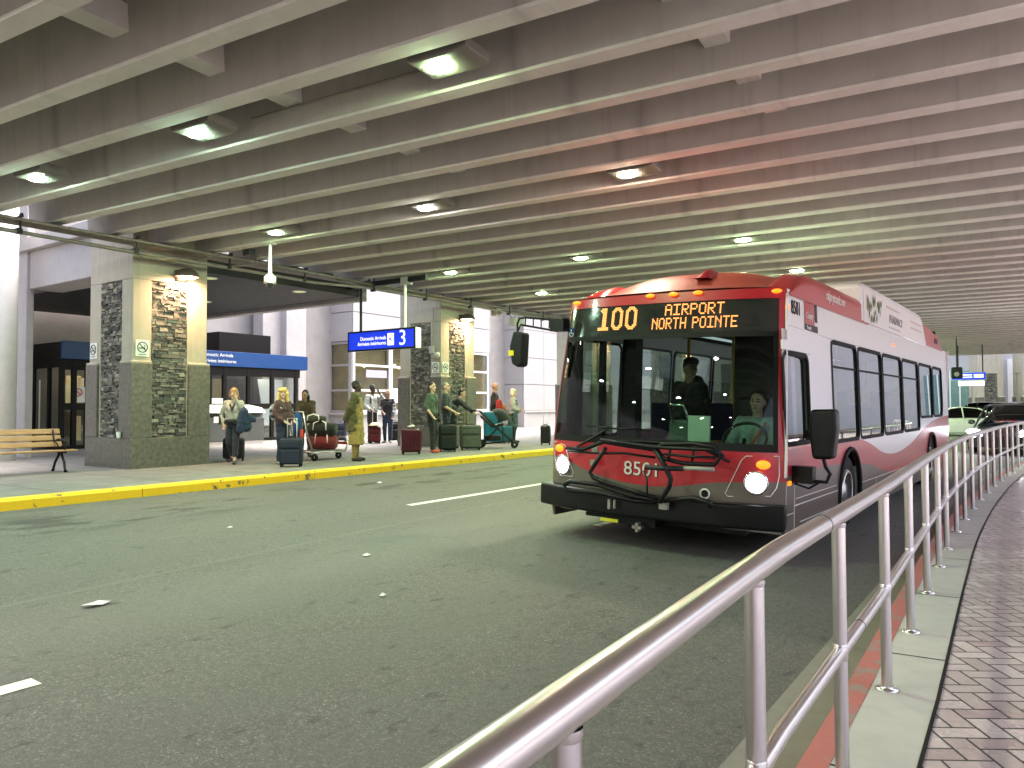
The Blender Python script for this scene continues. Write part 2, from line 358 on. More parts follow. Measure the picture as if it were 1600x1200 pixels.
# ---------------------------------------------------------------- overpass deck
A47 = R(4.7); SF = 4.5; BW = .225
ov = empty('overpass', (0, 0, 0), A47, 'concrete overpass of closely spaced beams roofing the whole road', 'overpass')
def xb_at(X, yb): return (X+yb*math.sin(A47))/math.cos(A47)
def far_edge(i): return 3.24+.938*i
NB0, NB1 = -40, 54
bs = MB()
for i in range(NB0, NB1):
    yf = far_edge(i); yn = yf-BW; x0, x1 = xb_at(-13.55, yf), xb_at(5.0, yf); c = .02
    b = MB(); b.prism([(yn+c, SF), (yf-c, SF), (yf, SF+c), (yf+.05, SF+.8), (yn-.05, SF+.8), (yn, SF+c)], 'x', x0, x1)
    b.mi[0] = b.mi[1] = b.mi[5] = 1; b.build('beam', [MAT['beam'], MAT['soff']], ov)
b = MB(); ya, yb_ = far_edge(NB0)-.6, far_edge(NB1-1)+.4
b.add([(xb_at(-13.6, ya), ya, SF+.8), (xb_at(5.1, ya), ya, SF+.8), (xb_at(5.1, yb_), yb_, SF+.8), (xb_at(-13.6, yb_), yb_, SF+.8),
       (xb_at(-13.6, ya), ya, SF+1.2), (xb_at(5.1, ya), ya, SF+1.2), (xb_at(5.1, yb_), yb_, SF+1.2), (xb_at(-13.6, yb_), yb_, SF+1.2)],
      [(0, 1, 2, 3), (4, 7, 6, 5), (0, 4, 5, 1), (1, 5, 6, 2), (2, 6, 7, 3), (3, 7, 4, 0)])
b.build('deck_slab', MAT['beam'], ov)
for X, n in ((-6.42, 16), (-2.22, 22)):
    for i in range(-3, n):
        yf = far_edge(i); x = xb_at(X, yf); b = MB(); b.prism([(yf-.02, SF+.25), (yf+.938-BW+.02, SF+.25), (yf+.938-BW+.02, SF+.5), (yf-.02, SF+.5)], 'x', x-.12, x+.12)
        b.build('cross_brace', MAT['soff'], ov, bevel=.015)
# thin conduit run along one beam between two lamps
b = MB(); yq = far_edge(3)-BW-.04; b.tube([(xb_at(-7.1, yq), yq, SF+.22), (xb_at(-4.3, yq), yq, SF+.24)], .012, 8); b.build('thin_conduit', MAT['pipe'], ov)

# ceiling lamps
ROWN = {-7: 'row behind', -3: 'nearest row', 2: 'first row in view', 6: 'second row in view', 11: 'third row in view', 15: 'fourth row in view'}
COLN = {-10.55: 'over the far lane', -7.4: 'over the middle lane', -4.2: 'over the bus lane'}
def lamp(x, y, m, label):
    t = empty('ceiling_lamp', (0, 0, 0), A47, label, 'lamp', 'ceiling lamps between the beams')
    b = MB(); z = SF-.01
    b.prism([(x-.26, z+.02), (x-.20, z+.0), (x+.26, z+.0), (x+.36, z+.03), (x+.36, z+.12), (x+.22, z+.15), (x-.26, z+.15)], 'y', y-.19, y+.19); b.build('housing', MAT['lamph'], t, bevel=.012)
    b = MB(); b.ell((x-.04, y, z+.003), (.135, .095, .028), 20, 5, .5, 1.0); b.build('lens', m, t, smooth=True)
    b = MB(); b.tube([(x+.2, y, z+.15), (x+.2, y, SF+.8)], .01, 6); b.tube([(x+.05, y-.1, z+.15), (x+.05, y-.1, SF+.8)], .01, 6); b.build('hanger', MAT['dark'], t); return t
lr = random.Random(5)
for i in (-16, -12, -7, -3, 2, 6, 11, 15, 20, 24, 29, 33, 38, 42, 47, 51):
    for X in (-10.55, -7.4, -4.2):
        y = far_edge(i)+.27; key = {(6, -7.4): 'lamp_w', (6, -4.2): 'lamp_o', (2, -10.55): 'lamp_c', (2, -7.4): 'lamp_c', (20, -4.2): 'lamp_w', (24, -4.2): 'lamp_w'}.get((i, X), 'lamp_g' if i > 0 or X < -8 else 'lamp_p' if X > -5 else 'lamp_w')  # rows behind the camera are unseen; tints picked to warm the near road
        cname = {'lamp_g': 'green tinted', 'lamp_c': 'cyan tinted', 'lamp_w': 'white', 'lamp_o': 'warm orange', 'lamp_p': 'unseen pinkish white'}[key]
        nth = ROWN.get(i, 'row %d from the camera' % (sorted((-16, -12, -7, -3, 2, 6, 11, 15, 20, 24, 29, 33, 38, 42, 47, 51)).index(i)-3))
        lamp(xb_at(X, y), y, MAT[key], '%s ceiling lamp %s, %s' % (cname, COLN[X], nth))

# ---------------------------------------------------------------- stone clad columns
def stone_mat():
    t = NT('ledge_stone'); g = t.n('ShaderNodeNewGeometry'); f = g.outputs['Random Per Island']
    c = t.ramp(f, [(0, (.045, .045, .045)), (.35, (.10, .098, .09)), (.7, (.19, .18, .155)), (1, (.36, .33, .27))])
    c = t.mix(t.ramp(t.noise(30, 5), [(.4, 0), (.75, .5)]), c, (.05, .05, .048)); t.base(c); t.rough(.8); t.bump(t.noise(45, 6), .6, .012); return t.mat
MAT['stone'] = stone_mat()
def stones(face, a0, a1, z0, z1, ref, seed):
    rr = random.Random(seed); b = MB(); z = z0
    while z < z1-.01:
        h = min(rr.choice((.022, .03, .03, .04, .05, .065)), z1-z); a = a0-rr.uniform(0, .12)
        while a < a1:
            w = rr.uniform(.05, .20); s0, s1 = max(a, a0), min(a+w, a1)
            if s1-s0 > .02:
                d = rr.uniform(.004, .055); g = .004; hz = h if rr.random() > .12 else h*.6
                if face == 'x': b.bb(ref-.05, ref+d, s0+g, s1-g, z+g*.6, z+hz-g*.6)
                else: b.bb(s0+g, s1-g, ref-d, ref+.05, z+g*.6, z+hz-g*.6)
            a += w
        z += h
    return b
def column(y0, label, lampon=True, seed=1):
    XF, XB, y1 = -13.32, -14.83, y0+1.49; TOP = SF+.8
    c = empty('stone_clad_column', (-14.07, y0+.745, GZ), 0, label, 'column', 'stone clad columns along the far pavement')
    P = Matrix.Translation(-Vector((-14.07, y0+.745, GZ)))
    b = MB(); ins = .055; b.bb(XB+ins, XF-ins, y0+ins, y1-ins, GZ+.4, TOP)
    pw = .36
    for xa, xb in ((XB, XB+.40), (XF-.37, XF)):
        for ya, yb in ((y0, y0+pw), (y1-pw-.06, y1)): b.bb(xa, xb, ya, yb, GZ+.4, 3.86)
    b.bb(XB, XF, y0, y1, 3.86, TOP)
    sh = b.build('shaft', MAT['conc'], c, bevel=.012)
    b = MB(); q = .05; b.bb(XB-q, XF+q, y0-q, y1+q, GZ-.02, .97)
    for xa, xb in ((XB-q, XB+.37), (XF-.36, XF+q)):
        for ya, yb in ((y0-q, y0+pw), (y1-pw-.05, y1+q)): b.bb(xa, xb, ya, yb, .966, 2.33)
    pl = b.build('plinth', MAT['granite'], c, bevel=.015)
    b = MB()
    for xa, xb in ((XB-q, XB+.365), (XF-.355, XF+q)):
        for ya, yb in ((y0-q, y0+pw-.004), (y1-pw-.046, y1+q)): b.bb(xa+.003, xb-.003, ya+.003, yb-.003, 2.32, 2.375)
    cp = b.build('capping', MAT['conc'], c, bevel=.02)
    s1 = stones('x', y0+pw+.004, y1-pw-.064, .975, 3.855, XF-ins+.012, seed).build('stone_panel', MAT['stone'], c)
    s2 = stones('y', XB+.405, XF-.375, .975, 3.855, y0+ins-.012, seed+9).build('stone_panel', MAT['stone'], c)
    for o in (sh, pl, cp, s1, s2): o.data.transform(P)
    return c
def no_smoking(p, face, s, label):
    t = empty('no_smoking_sign', p, 0, label, 'sign')
    M4 = face_px((0, 0, 0)) if face == 'x' else face_my((0, 0, 0))
    def put(b, n, m, par):
        o = b.build(n, m, par); o.data.transform(M4); return o
    b = MB(); b.box((0, 0, .006), (s*.85, s, .012)); put(b, 'plate', MAT['signw'], t)
    b = MB(); pts = [(s*.31*math.cos(a*.2618), s*.06+s*.31*math.sin(a*.2618), .016) for a in range(24)]; b.tube(pts, s*.026, 6, closed=True)
    b.tube([(-s*.22, s*.28, .017), (s*.22, -s*.16, .017)], s*.024, 6); b.box((-.03*s, s*.0, .016), (s*.34, s*.06, .006)); b.tube([(s*.12, s*.07, .015), (s*.1, s*.13, .015), (s*.15, s*.19, .015)], s*.015, 6)
    b.box((0, -s*.38, .013), (s*.5, s*.04, .004)); put(b, 'symbol', MAT['black'], t); return t
cl = ['stone clad concrete column beside the wooden bench', 'stone clad column behind the stroller, under the hanging sign', 'third stone clad column, seen through the bus windscreen',
      'fourth stone clad column, seen behind the bus', 'fifth stone clad column behind the bus', 'sixth stone clad column near the white car', 'seventh stone clad column behind the cars', 'eighth stone clad column, far down the road']
for k in range(5):
    y0 = 7.31+8.61*k; column(y0, cl[k], seed=k+1)
    where = cl[k].split(',')[0]
    if k < 4:
        no_smoking((-13.312, y0+.18, 2.60), 'x', .30, 'white no smoking sign on the road side of the %s' % ['column beside the bench', 'column behind the stroller', 'third stone column', 'fourth stone column'][k])
        no_smoking((-13.50 if k else -14.65, y0-.008, 2.60), 'y', .30, 'white no smoking sign on the near side of the %s' % ['column beside the bench', 'column behind the stroller', 'third stone column', 'fourth stone column'][k])
        t = empty('wall_light', (-13.32, y0+.93, 3.98), 0, 'hooded warm wall light on the %s' % ['column beside the bench', 'column behind the stroller', 'third stone column', 'fourth stone column'][k], 'lamp', 'hooded wall lights on the columns')
        b = MB(); b.ell((.20, 0, 0), (.21, .22, .17), 16, 6, 0, .5); b.bb(.0, .05, -.12, .12, -.06, .14); b.build('hood', mat('lamp_hood', (.07, .055, .045), .5) if k == 0 else bpy.data.materials['lamp_hood'], t, smooth=True, solid=.008)
        b = MB(); b.lathe((.21, 0, -.012), [(.001, 0), (.14, 0)], 20); b.build('lens', MAT['wlamp'], t)

# ---------------------------------------------------------------- terminal building
def pxY(px, X): return -X/math.tan(R(34.544)+math.atan((800-px)/1181.7))
tb = empty('terminal_building', (-22, 20, GZ), 0, 'pale panelled airport terminal with windows along the far pavement', 'building')
TI = Matrix.Translation(Vector((22, -20, -GZ)))
def tbuild(b, n, m, par=None, **k):
    o = b.build(n, m, par or tb, **k)
    o.data.transform(TI); return o
AX, AY = -22.0, 20.9
b = MB()   # block A upper wall panels
def panels(b, x0, y0, x1, y1, zs, w, th=.06, gap=.028):
    L = math.hypot(x1-x0, y1-y0); n = max(1, round(L/w)); d = Vector((x1-x0, y1-y0, 0))/L
    for z0, z1 in zip(zs, zs[1:]):
        for k in range(n):
            a0, a1 = L*k/n+gap/2, L*(k+1)/n-gap/2; cxy = Vector((x0, y0, 0))+d*(a0+a1)/2; rot = Matrix.Rotation(math.atan2(d.y, d.x), 3, 'Z')
            b.box((cxy.x, cxy.y, (z0+z1)/2), (a1-a0, th, z1-z0-gap), rot)
panels(b, AX, AY, AX, 30.0, (4.14, 5.3, 7.2, 9.2), 3.0); panels(b, -24.9, AY, AX-.04, AY, (4.14, 5.3, 7.2, 9.2), 1.45)
tbuild(b, 'wall_cladding', MAT['panel']); b = MB()
panels(b, -22.4, 33.6, -22.4, 125, (1.33, 2.72, 4.17, 5.68, 7.4, 9.2), 2.05); panels(b, -27, 33.6, -22.44, 33.6, (1.33, 2.72, 4.17, 5.68, 7.4, 9.2), 1.75)
tbuild(b, 'wall_cladding', MAT['panel']); b = MB()
panels(b, -21.0, -40, -21.0, 7.5, (GZ, 2.7, 5.2, 9.2), 2.4)
tbuild(b, 'wall_cladding', MAT['panel'])
b = MB(); b.bb(-30, AX-.06, AY+.06, 29.9, 4.1, 9.3); b.bb(-30, AX-.5, AY+.5, 29.9, GZ, 4.12); b.bb(-34, -22.46, 33.66, 125, GZ, 9.3); b.bb(-34, -23.6, 29.5, 34, GZ, 9.3); b.bb(-30, -21.06, -14, 7.45, GZ, 9.3)
b.bb(-30, -23.2, 7.3, 21, GZ, 9.3); tbuild(b, 'wall', MAT['panelg'])
b = MB()   # concrete base and sills
for x0, x1, y0, y1 in ((-24.9, AX+.06, AY-.05, AY+.3), (AX-.25, AX+.05, AY, 30.0), (-22.7, -22.33, 33.6, 125), (-26.5, -22.3, 33.53, 33.8)):
    b.bb(x0, x1, y0, y1, GZ-.02, 1.20)
tbuild(b, 'base_wall', MAT['concl'], bevel=.01)
b = MB()
for x0, x1, y0, y1 in ((-24.9, AX+.14, AY-.13, AY+.25), (AX-.2, AX+.13, AY+.0, 30.05), (-22.65, -22.27, 33.55, 125)): b.bb(x0, x1, y0, y1, 1.202, 1.31)
tbuild(b, 'sill', MAT['concl'], bevel=.012)
blind = NT('glowing_window_blind'); bf = blind.noise(2, 4); bc = blind.ramp(bf, [(.3, (.34, .23, .12)), (.7, (.50, .36, .20))]); blind.base(bc); blind.rough(.8)
blind.t.links.new(bc, blind.b.inputs['Emission Color']); blind.b.inputs['Emission Strength'].default_value = .05; MAT['blind'] = blind.mat  # blind glows faintly in place of warm room light behind it
def window(x0, y0, x1, y1, z0, z1, vs, hs, m, label=None):
    d = Vector((x1-x0, y1-y0, 0)); L = d.length; d.normalize(); rot = Matrix.Rotation(math.atan2(d.y, d.x), 3, 'Z'); nrm = Vector((d.y, -d.x, 0))
    def at(a, z, off=0): p = Vector((x0, y0, 0))+d*a+nrm*off; return (p.x, p.y, z)
    b = MB(); w = .09
    for a in [w/2]+[q*L for q in vs]+[L-w/2]: b.box(at(a, (z0+z1)/2), (w, .12, z1-z0), rot)
    for z in [z0+w/2]+list(hs)+[z1-w/2]: b.box(at(L/2, z), (L-.02, .10, w), rot)
    f = tbuild(b, 'window', m)
    b = MB(); b.box(at(L/2, (z0+z1)/2, -.0), (L-.05, .012, z1-z0-.05), rot); tbuild(b, 'pane', MAT['glass'], f)
    b = MB(); b.box(at(L/2, (z0+z1)/2, -.24), (L-.05, .02, z1-z0), rot); tbuild(b, 'blind', MAT['blind'], f)
window(-24.6, AY+.02, AX-.10, AY+.02, 1.32, 4.12, (), (2.2, 3.2), MAT['dkframe'] if False else MAT['panelg'])
ys = [AY+.02, pxY(610, AX), pxY(663, AX), pxY(700, AX), pxY(735, AX), 29.9]
for a, c in zip(ys, ys[1:]): window(AX-.02, a, AX-.02, c-.02, 1.32, 4.12, (), (2.2, 3.2), MAT['frame'])
b = MB(); b.bb(AX+.052, AX+.065, pxY(572, AX+.06), pxY(604, AX+.06), 2.72, 3.02); tbuild(b, 'window_notice', mat('lavender_notice', (.42, .36, .52), .5))
b = MB(); b.bb(AX+.052, AX+.064, pxY(612, AX+.06), pxY(622, AX+.06), 1.7, 2.3); tbuild(b, 'window_notice', MAT['signw'])
# pilasters, entrance canopy
for q in ((-19.1, -18.2, 7.6, 7.76), (-22.95, -22.4, pxY(446, -22.4)-1.0, pxY(446, -22.4)), (-22.7, -22.1, pxY(478, -22.1)-.9, pxY(478, -22.1))):
    b = MB(); b.bb(*q, GZ, 9.2); tbuild(b, 'pilaster', MAT['concl'], bevel=.02)
b = MB(); b.bb(-18.2, -14.9, 7.66, 8.35, 4.15, 4.97); b.bb(-18.6, -14.9, 7.52, 8.45, 4.974, 5.26); tbuild(b, 'canopy_beam', MAT['concl'], bevel=.015)
b = MB(); b.bb(-22, -13.7, 13.25, 13.5, 4.16, 4.75); tbuild(b, 'canopy_beam', MAT['concl'], bevel=.015)
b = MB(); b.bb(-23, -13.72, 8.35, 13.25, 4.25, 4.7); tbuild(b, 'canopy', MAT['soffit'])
for X, Y in ((-14.25, pxY(326, -14.25)), (-14.2, pxY(467, -14.2)), (-17.5, 11.5), (-17.5, 9.7)):
    t = empty('downlight', (X, Y, 4.25), 0, 'round yellow-green downlight in the dark canopy soffit, %s' % {-14.25: 'beside the first stone column', -14.2: 'near the hanging sign'}.get(X, 'deeper in, at Y %d' % Y if False else ('deeper in on the right' if Y > 10 else 'deeper in on the left')), 'lamp', 'downlights in the entrance canopy')
    b = MB(); b.lathe((0, 0, -.008), [(.001, 0), (.13, 0)], 24); b.build('lens', MAT['downl'], t)
    b = MB(); b.lathe((0, 0, -.012), [(.132, .012), (.132, 0), (.16, 0), (.165, .012)], 24); b.build('trim_ring', MAT['white'], t)
b = MB(); b.cone((-17.75, 7.0, GZ), (-17.75, 7.0, 8.5), .24, n=24); o = tag(b.build('round_pillar', MAT['white'], smooth=False), 'white round pillar at the left edge behind the bench', 'pillar')
for p in o.data.polygons: p.use_smooth = len(p.vertices) == 4

# ---------------------------------------------------------------- entrance vestibule
VX, V0, V1 = -21.2, 9.75, pxY(480, -21.2)
ve = empty('entrance_vestibule', (VX, V0, GZ), 0, 'glazed entrance vestibule with blue fascia reading Domestic Arrivals', 'entrance')
VI = Matrix.Translation(-Vector((VX, V0, GZ)))
def vbuild(b, n, m, par=None, **k):
    o = b.build(n, m, par or ve, **k); o.data.transform(VI); return o
b = MB(); b.bb(VX-.06, VX+.02, V0-.02, V1, 2.84, 3.32); vbuild(b, 'fascia', MAT['blue'], bevel=.01)
b = MB(); b.bb(-23.19, VX-.07, V0, V1-.02, 2.83, 3.30); vbuild(b, 'roof', MAT['dkframe'])
b = MB(); b.bb(-22.6, VX-.35, pxY(343, VX-.3), pxY(424, VX-.3), 3.305, 3.98); vbuild(b, 'roof_plant_box', MAT['dkframe'], bevel=.01)
for s, z in (('Domestic Arrivals', 3.19), ('Arrivées intérieures', 3.0)):
    o = text('lettering', s, .155, MAT['signw'], ve, face_px((VX+.024, pxY(313, VX), z)), ax='LEFT'); o.data.transform(VI)
# frames
b = MB(); fw_ = .09
edges = [pxY(p, VX) for p in (98, 117, 138, 230, 329, 352, 389.5, 426.5, 464)]
for y in edges: b.bb(VX-.12, VX-.02, y-fw_*.7, y+fw_*.7, GZ, 2.83)
b.bb(VX-.11, VX-.03, V0, V1-.3, 2.55, 2.83); b.bb(VX-.11, VX-.03, V0, V1-.3, 1.48, 1.66); b.bb(VX-.11, VX-.03, V0, V1-.3, GZ, .52)
for x in (VX-.12, -22.0, -22.9): b.bb(x-.06, x+.04, V0, V0+.09, GZ, 2.83)
b.bb(-23.1, VX-.1, V0+.01, V0+.08, 2.62, 2.83); b.bb(-23.1, VX-.1, V0+.01, V0+.08, GZ, .55)
vbuild(b, 'door_frame', MAT['dkframe'], bevel=.008)
b = MB(); b.bb(VX-.075, VX-.065, V0+.05, V1-.32, .5, 2.6); b.bb(-23.1, VX-.13, V0+.04, V0+.05, .5, 2.66); vbuild(b, 'glazing', MAT['glass'])
b = MB(); b.tube([(-22.35, V0-.05, .9), (-22.35, V0-.05, 2.3)], .02, 8); vbuild(b, 'door_handle', MAT['steel'])
b = MB(); b.bb(VX-.05, VX-.045, pxY(117.5, VX), pxY(137, VX), 1.68, 2.1); vbuild(b, 'door_notice', MAT['signw'])
b = MB(); cx = pxY(123, VX); b.tube([(VX-.035, cx+.1*math.cos(a*.3491), 1.95+.1*math.sin(a*.3491)) for a in range(18)], .014, 6, closed=True); b.tube([(VX-.035, cx-.07, 2.02), (VX-.035, cx+.07, 1.88)], .012, 6)
vbuild(b, 'prohibition_symbol', mat('sign_red', (.6, .03, .03), .5))
# interior seen through the glass
tan = mat('tan_wood', (.42, .27, .12), .5, var=.2); brn = mat('brown_cupboard', (.12, .09, .075), .5, var=.15)
inn = MB(); inn.bb(-23.18, -23.0, V0, V1, GZ, 2.83); vbuild(inn, 'inner_wall', mat('inner_wall', (.22, .17, .13), .6))
b = MB(); y0 = pxY(355, -22.4); y1 = pxY(386, -22.4); b.bb(-22.9, -22.4, y0, (y0+y1)/2-.005, .5, 2.5); b.bb(-22.9, -22.4, (y0+y1)/2+.005, y1, .5, 2.5); vbuild(b, 'cupboard', brn)
b = MB(); ym = (y0+y1)/2; b.ell((-22.38, ym-.06, 1.85), (.02, .025, .025)); b.ell((-22.38, ym+.06, 1.85), (.02, .025, .025)); vbuild(b, 'cupboard_knob', MAT['steel'])
MAT['litwall'] = emis('lit_white_poster', (1, .98, 1), .075, (.8, .8, .8)); MAT['littan'] = emis('lit_tan_panel', (.75, .55, .28), .05, (.6, .45, .25))
b = MB(); X = -22.3; b.add([(X, pxY(402, X), 2.52), (X, pxY(424, X), 2.52), (X, pxY(424, X), .9), (X, pxY(413, X), .9)], [(0, 1, 2, 3)]); b.bb(X-.02, X, pxY(429.5, X), pxY(460, X), 1.0, 2.52); vbuild(b, 'lit_poster', MAT['litwall'])
b = MB(); b.bb(-22.72, -22.7, pxY(332, -22.7), pxY(349, -22.7), 1.7, 2.5); b.bb(-22.62, -22.6, pxY(121, -22.6), pxY(137, -22.6), 1.55, 2.4); b.bb(-22.62, -22.6, V0+.75, V0+1.15, 1.5, 2.45); b.bb(-22.62, -22.6, pxY(119, -22.6), pxY(127, -22.6), .6, 1.3); vbuild(b, 'lit_tan_panel', MAT['littan'])
b = MB(); b.bb(-22.5, -21.6, V0+.6, V0+1.2, 2.79, 2.825); b.bb(-22.5, -21.8, 12.5, 13.3, 2.79, 2.825); b.bb(-22.4, -21.7, 16.4, 17.2, 2.79, 2.825); vbuild(b, 'ceiling_panel', emis('vestibule_ceiling_light', (1, .93, .78), 1.2))
b = MB(); b.bb(VX-.04, VX-.03, pxY(320, VX), pxY(350, VX), 1.50, 1.82); vbuild(b, 'window_notice', MAT['signw'])

# far wing of the terminal closing the view where the road bends away
def along(px, d): a = math.atan((px-800)/1181.7)-R(34.544); return (d*math.sin(a), d*math.cos(a))
fx, fyy = along(1545, 60)
fwg = empty('terminal_wing', (fx, fyy, 0), R(-4), 'far pale wing of the terminal behind the white coupe', 'building')
b = MB(); b.bb(-30, 60, 1.2, 14, 0, 9); b.build('wall', MAT['panel'], fwg)
b = MB(); b.bb(-6, -1.2, .95, 1.19, .1, 3.9); fgm = mat('far_glazing', (.10, .20, .20), .2, coat=.4); b.build('glazing', fgm, fwg)
b = MB(); b.bb(3.9, 9, .95, 1.19, .1, 3.9); b.build('glazing', fgm, fwg)
b = MB()
for k in range(9): b.bb(-6.05+k*.6, -5.97+k*.6, .9, .96, .1, 3.9)
for k in range(9): b.bb(3.9+k*.6, 3.98+k*.6, .9, .96, .1, 3.9)
b.build('mullion', MAT['frame'], fwg)
b = MB(); b.bb(1.0, 2.7, .85, 1.19, .1, 4.6); b.build('white_panel', MAT['white'], fwg)
for px, lab in ((1541, 'stone clad column far away behind the white coupe'), (1612, 'stone clad column far away above the dark approaching car')):
    c = column(0, lab, seed=px); x, y = along(px, 58); c.location = (x, y, .1); c.rotation_euler = (0, 0, R(22))
b = MB(); b.bb(-80, 80, -62, -50, 0, 11); tag(b.build('rear_sky_block', MAT['panelg']), 'unseen grey building added behind the camera to block the sky', 'building')  # unseen block added to keep open sky out of the windscreen reflection
pk = empty('reflection_structure', (24, 5, 0), 0, 'unseen pale concrete structure added for the bus window reflections', 'building')  # unseen structure added to be mirrored in the bus side windows
for z in (2.9,): b = MB(); b.bb(0, 12, -50, 45, z, z+1.1); b.build('deck', MAT['concl'], pk)
b = MB(); b.bb(11, 12, -50, 45, 0, 1.1); b.build('back_wall', MAT['concl'], pk)
for k in range(12): b = MB(); b.bb(.1, .7, -50+8*k, -49.4+8*k, 0, 4); b.build('pillar', MAT['concl'], pk)
# ---------------------------------------------------------------- handrail along the kerb
PY = [-1.45, -.3, .87, 1.86, 2.92, 4.01, 5.1, 6.22, 7.285, 8.21, 9.37, 10.44, 11.59, 12.7, 13.8, 14.95, 16.1, 17.3, 18.3, 19.5, 20.6, 21.7, 22.8, 23.9, 25.0, 26.0, 27, 28, 29, 30]
hr = empty('handrail', (-.6, 4, .15), 0, 'brushed steel handrail curving along the red kerb in the foreground', 'handrail')
HI = Matrix.Translation(Vector((.6, -4, -.15)))
def hb(b, n, m, **k): o = b.build(n, m, hr, **k); o.data.transform(HI); return o
def pth(z, y0=-1.9, y1=30, st=.4): return [(path_x(y0+st*i), y0+st*i, z) for i in range(int((y1-y0)/st)+1)]
hb(MB().tube(pth(1.105), .0325, 20), 'top_rail', MAT['steel'], smooth=True)
hb(MB().tube(pth(.62), .024, 16), 'mid_rail', MAT['steel'], smooth=True)
for y in PY:
    x = path_x(y); b = MB(); b.cone((x, y, .148), (x, y, 1.08), .024, n=16, caps=False); b.lathe((x, y, .15), [(.05, 0), (.05, .006), (.026, .008), (.024, .016)], 16); b.lathe((x, y, 1.07), [(.0242, -.006), (.0262, 0), (.0262, .01)], 16); b.lathe((x, y, .62), [(.0242, -.029), (.0258, -.026), (.0258, .026), (.0242, .029)], 16)
    for q in range(4): b.cone((x+.039*math.cos(q*1.57+.8), y+.039*math.sin(q*1.57+.8), .155), (x+.039*math.cos(q*1.57+.8), y+.039*math.sin(q*1.57+.8), .165), .006, n=6)
    hb(b, 'post', MAT['steel'], smooth=True)
b = MB()
for y, z, r in ((2.66, 1.105, .0331), (3.3, .62, .0246), (8.7, 1.105, .0331), (7.0, .62, .0246)):
    x = path_x(y); b.tube([(x, y-.004, z), (path_x(y+.008), y+.004, z)], r, 20)
hb(b, 'rail_joint', MAT['rubber'], smooth=True)

# ---------------------------------------------------------------- conduits under the deck edge
def bundle(name, label, lines, y0, y1, jog=None):
    t = empty(name, (-13, y0, 4.4), 0, label, 'conduit'); I = Matrix.Translation(Vector((13, -y0, -4.4)))
    for (x, z, r) in lines:
        pts = []; n = 40
        for k in range(n+1):
            y = y0+(y1-y0)*k/n; dx = dz = 0
            if jog and y > jog: dx, dz = .22, .05
            pts.append((x+dx+.006*math.sin(y*1.7+x*40), y, z+dz+.008*math.sin(y*1.1+x*9)))
        o = MB().tube(pts, r, 8).build('pipe', MAT['pipe'], t, smooth=True); o.data.transform(I)
    xs = [l[0] for l in lines]; zs = [l[1] for l in lines]; y = y0+.9
    while y < y1:
        off = .22 if jog and y > jog else 0; b = MB()
        b.bb(min(xs)-.06+off, max(xs)+.06+off, y-.02, y+.02, max(zs)+.03, max(zs)+.055); b.bb(max(xs)+.03+off, max(xs)+.05+off, y-.015, y+.015, max(zs)+.05, SF+.02)
        if len(lines) < 3: b.bb(max(xs)-.05+off, max(xs)+.05+off, y-.035, y+.035, min(zs)-.03, min(zs)+.05)
        o = b.build('bracket', MAT['dark'], t); o.data.transform(I); y += 1.85
    return t
bundle('conduit_bundle', 'upper bundle of many grey conduits under the deck edge', [(-12.80, 4.43, .028), (-12.86, 4.42, .026), (-12.92, 4.43, .03), (-12.985, 4.42, .026), (-13.05, 4.43, .03), (-13.11, 4.42, .024), (-13.17, 4.43, .03)], 2.5, 60)
bundle('conduit_bundle', 'lower pair of shiny conduits passing in front of the columns', [(-12.86, 4.24, .032), (-12.95, 4.25, .030)], 2.5, 60, 11.9)
b = MB(); b.tube([(-12.9, 8.2, 4.28), (-12.7, 8.35, 4.30), (-12.5, 8.5, 4.42), (-12.2, 8.75, 4.48)], .012, 6); b.tube([(-12.9, 8.9, 4.27), (-12.75, 9.2, 4.30), (-12.6, 9.4, 4.36), (-12.3, 9.25, 4.5)], .012, 6); b.tube([(-12.9, 6.9, 4.28), (-13.1, 7.4, 4.2), (-13.2, 7.8, 4.22), (-13.1, 8.1, 4.28)], .01, 6)
tag(b.build('loose_cable', MAT['pipe'], smooth=True), 'loose grey cables looping off the conduits above the first column', 'cable')
b = MB()
for k in range(4): b.tube([(-12.7-.06*k, 11.7, 4.3+.03*k), (-12.5-.05*k, 12.0, 4.36), (-12.55-.06*k, 12.5, 4.34), (-12.8-.05*k, 12.9, 4.28+.02*k)], .012, 6)
tag(b.build('loose_cable', MAT['pipe'], smooth=True), 'tangle of grey cables above the hanging arrivals sign', 'cable')
b = MB(); b.box((-12.15, 8.9, 4.44), (.2, .14, .12)); b.tube([(-12.1, 8.9, 4.4), (-12.1, 8.92, 4.3)], .015, 6); tag(b.build('junction_box', MAT['dark'], bevel=.01), 'dark junction box under the deck beside the camera pole', 'box')
y = pxY(776, -12.95); b = MB(); b.box((-12.95, y, 4.29), (.2, .26, .22)); tag(b.build('junction_box', MAT['grey'], bevel=.01), 'grey junction box on the conduits right of the second column', 'box')
y = pxY(808, -12.9); t = empty('wireless_antenna_box', (-12.9, y, 4.08), 0, 'pale wedge shaped equipment box hanging under the conduits', 'box')
b = MB(); b.prism([(-.30, -.12), (.30, -.12), (.27, .12), (-.27, .12)], 'x', -.1, .1); b.build('casing', MAT['grey'], t, bevel=.01)
b = MB(); b.cone((.05, -.02, -.1), (.05, -.02, -.3), .04, .035); b.build('antenna', MAT['white'], t, smooth=False)
b = MB(); b.tube([(0, -.1, .12), (0, -.1, .2)], .012); b.tube([(0, .1, .12), (0, .1, .2)], .012); b.tube([(0, -.25, .1), (0, -.42, .2)], .01); b.build('hanger', MAT['dark'], t)

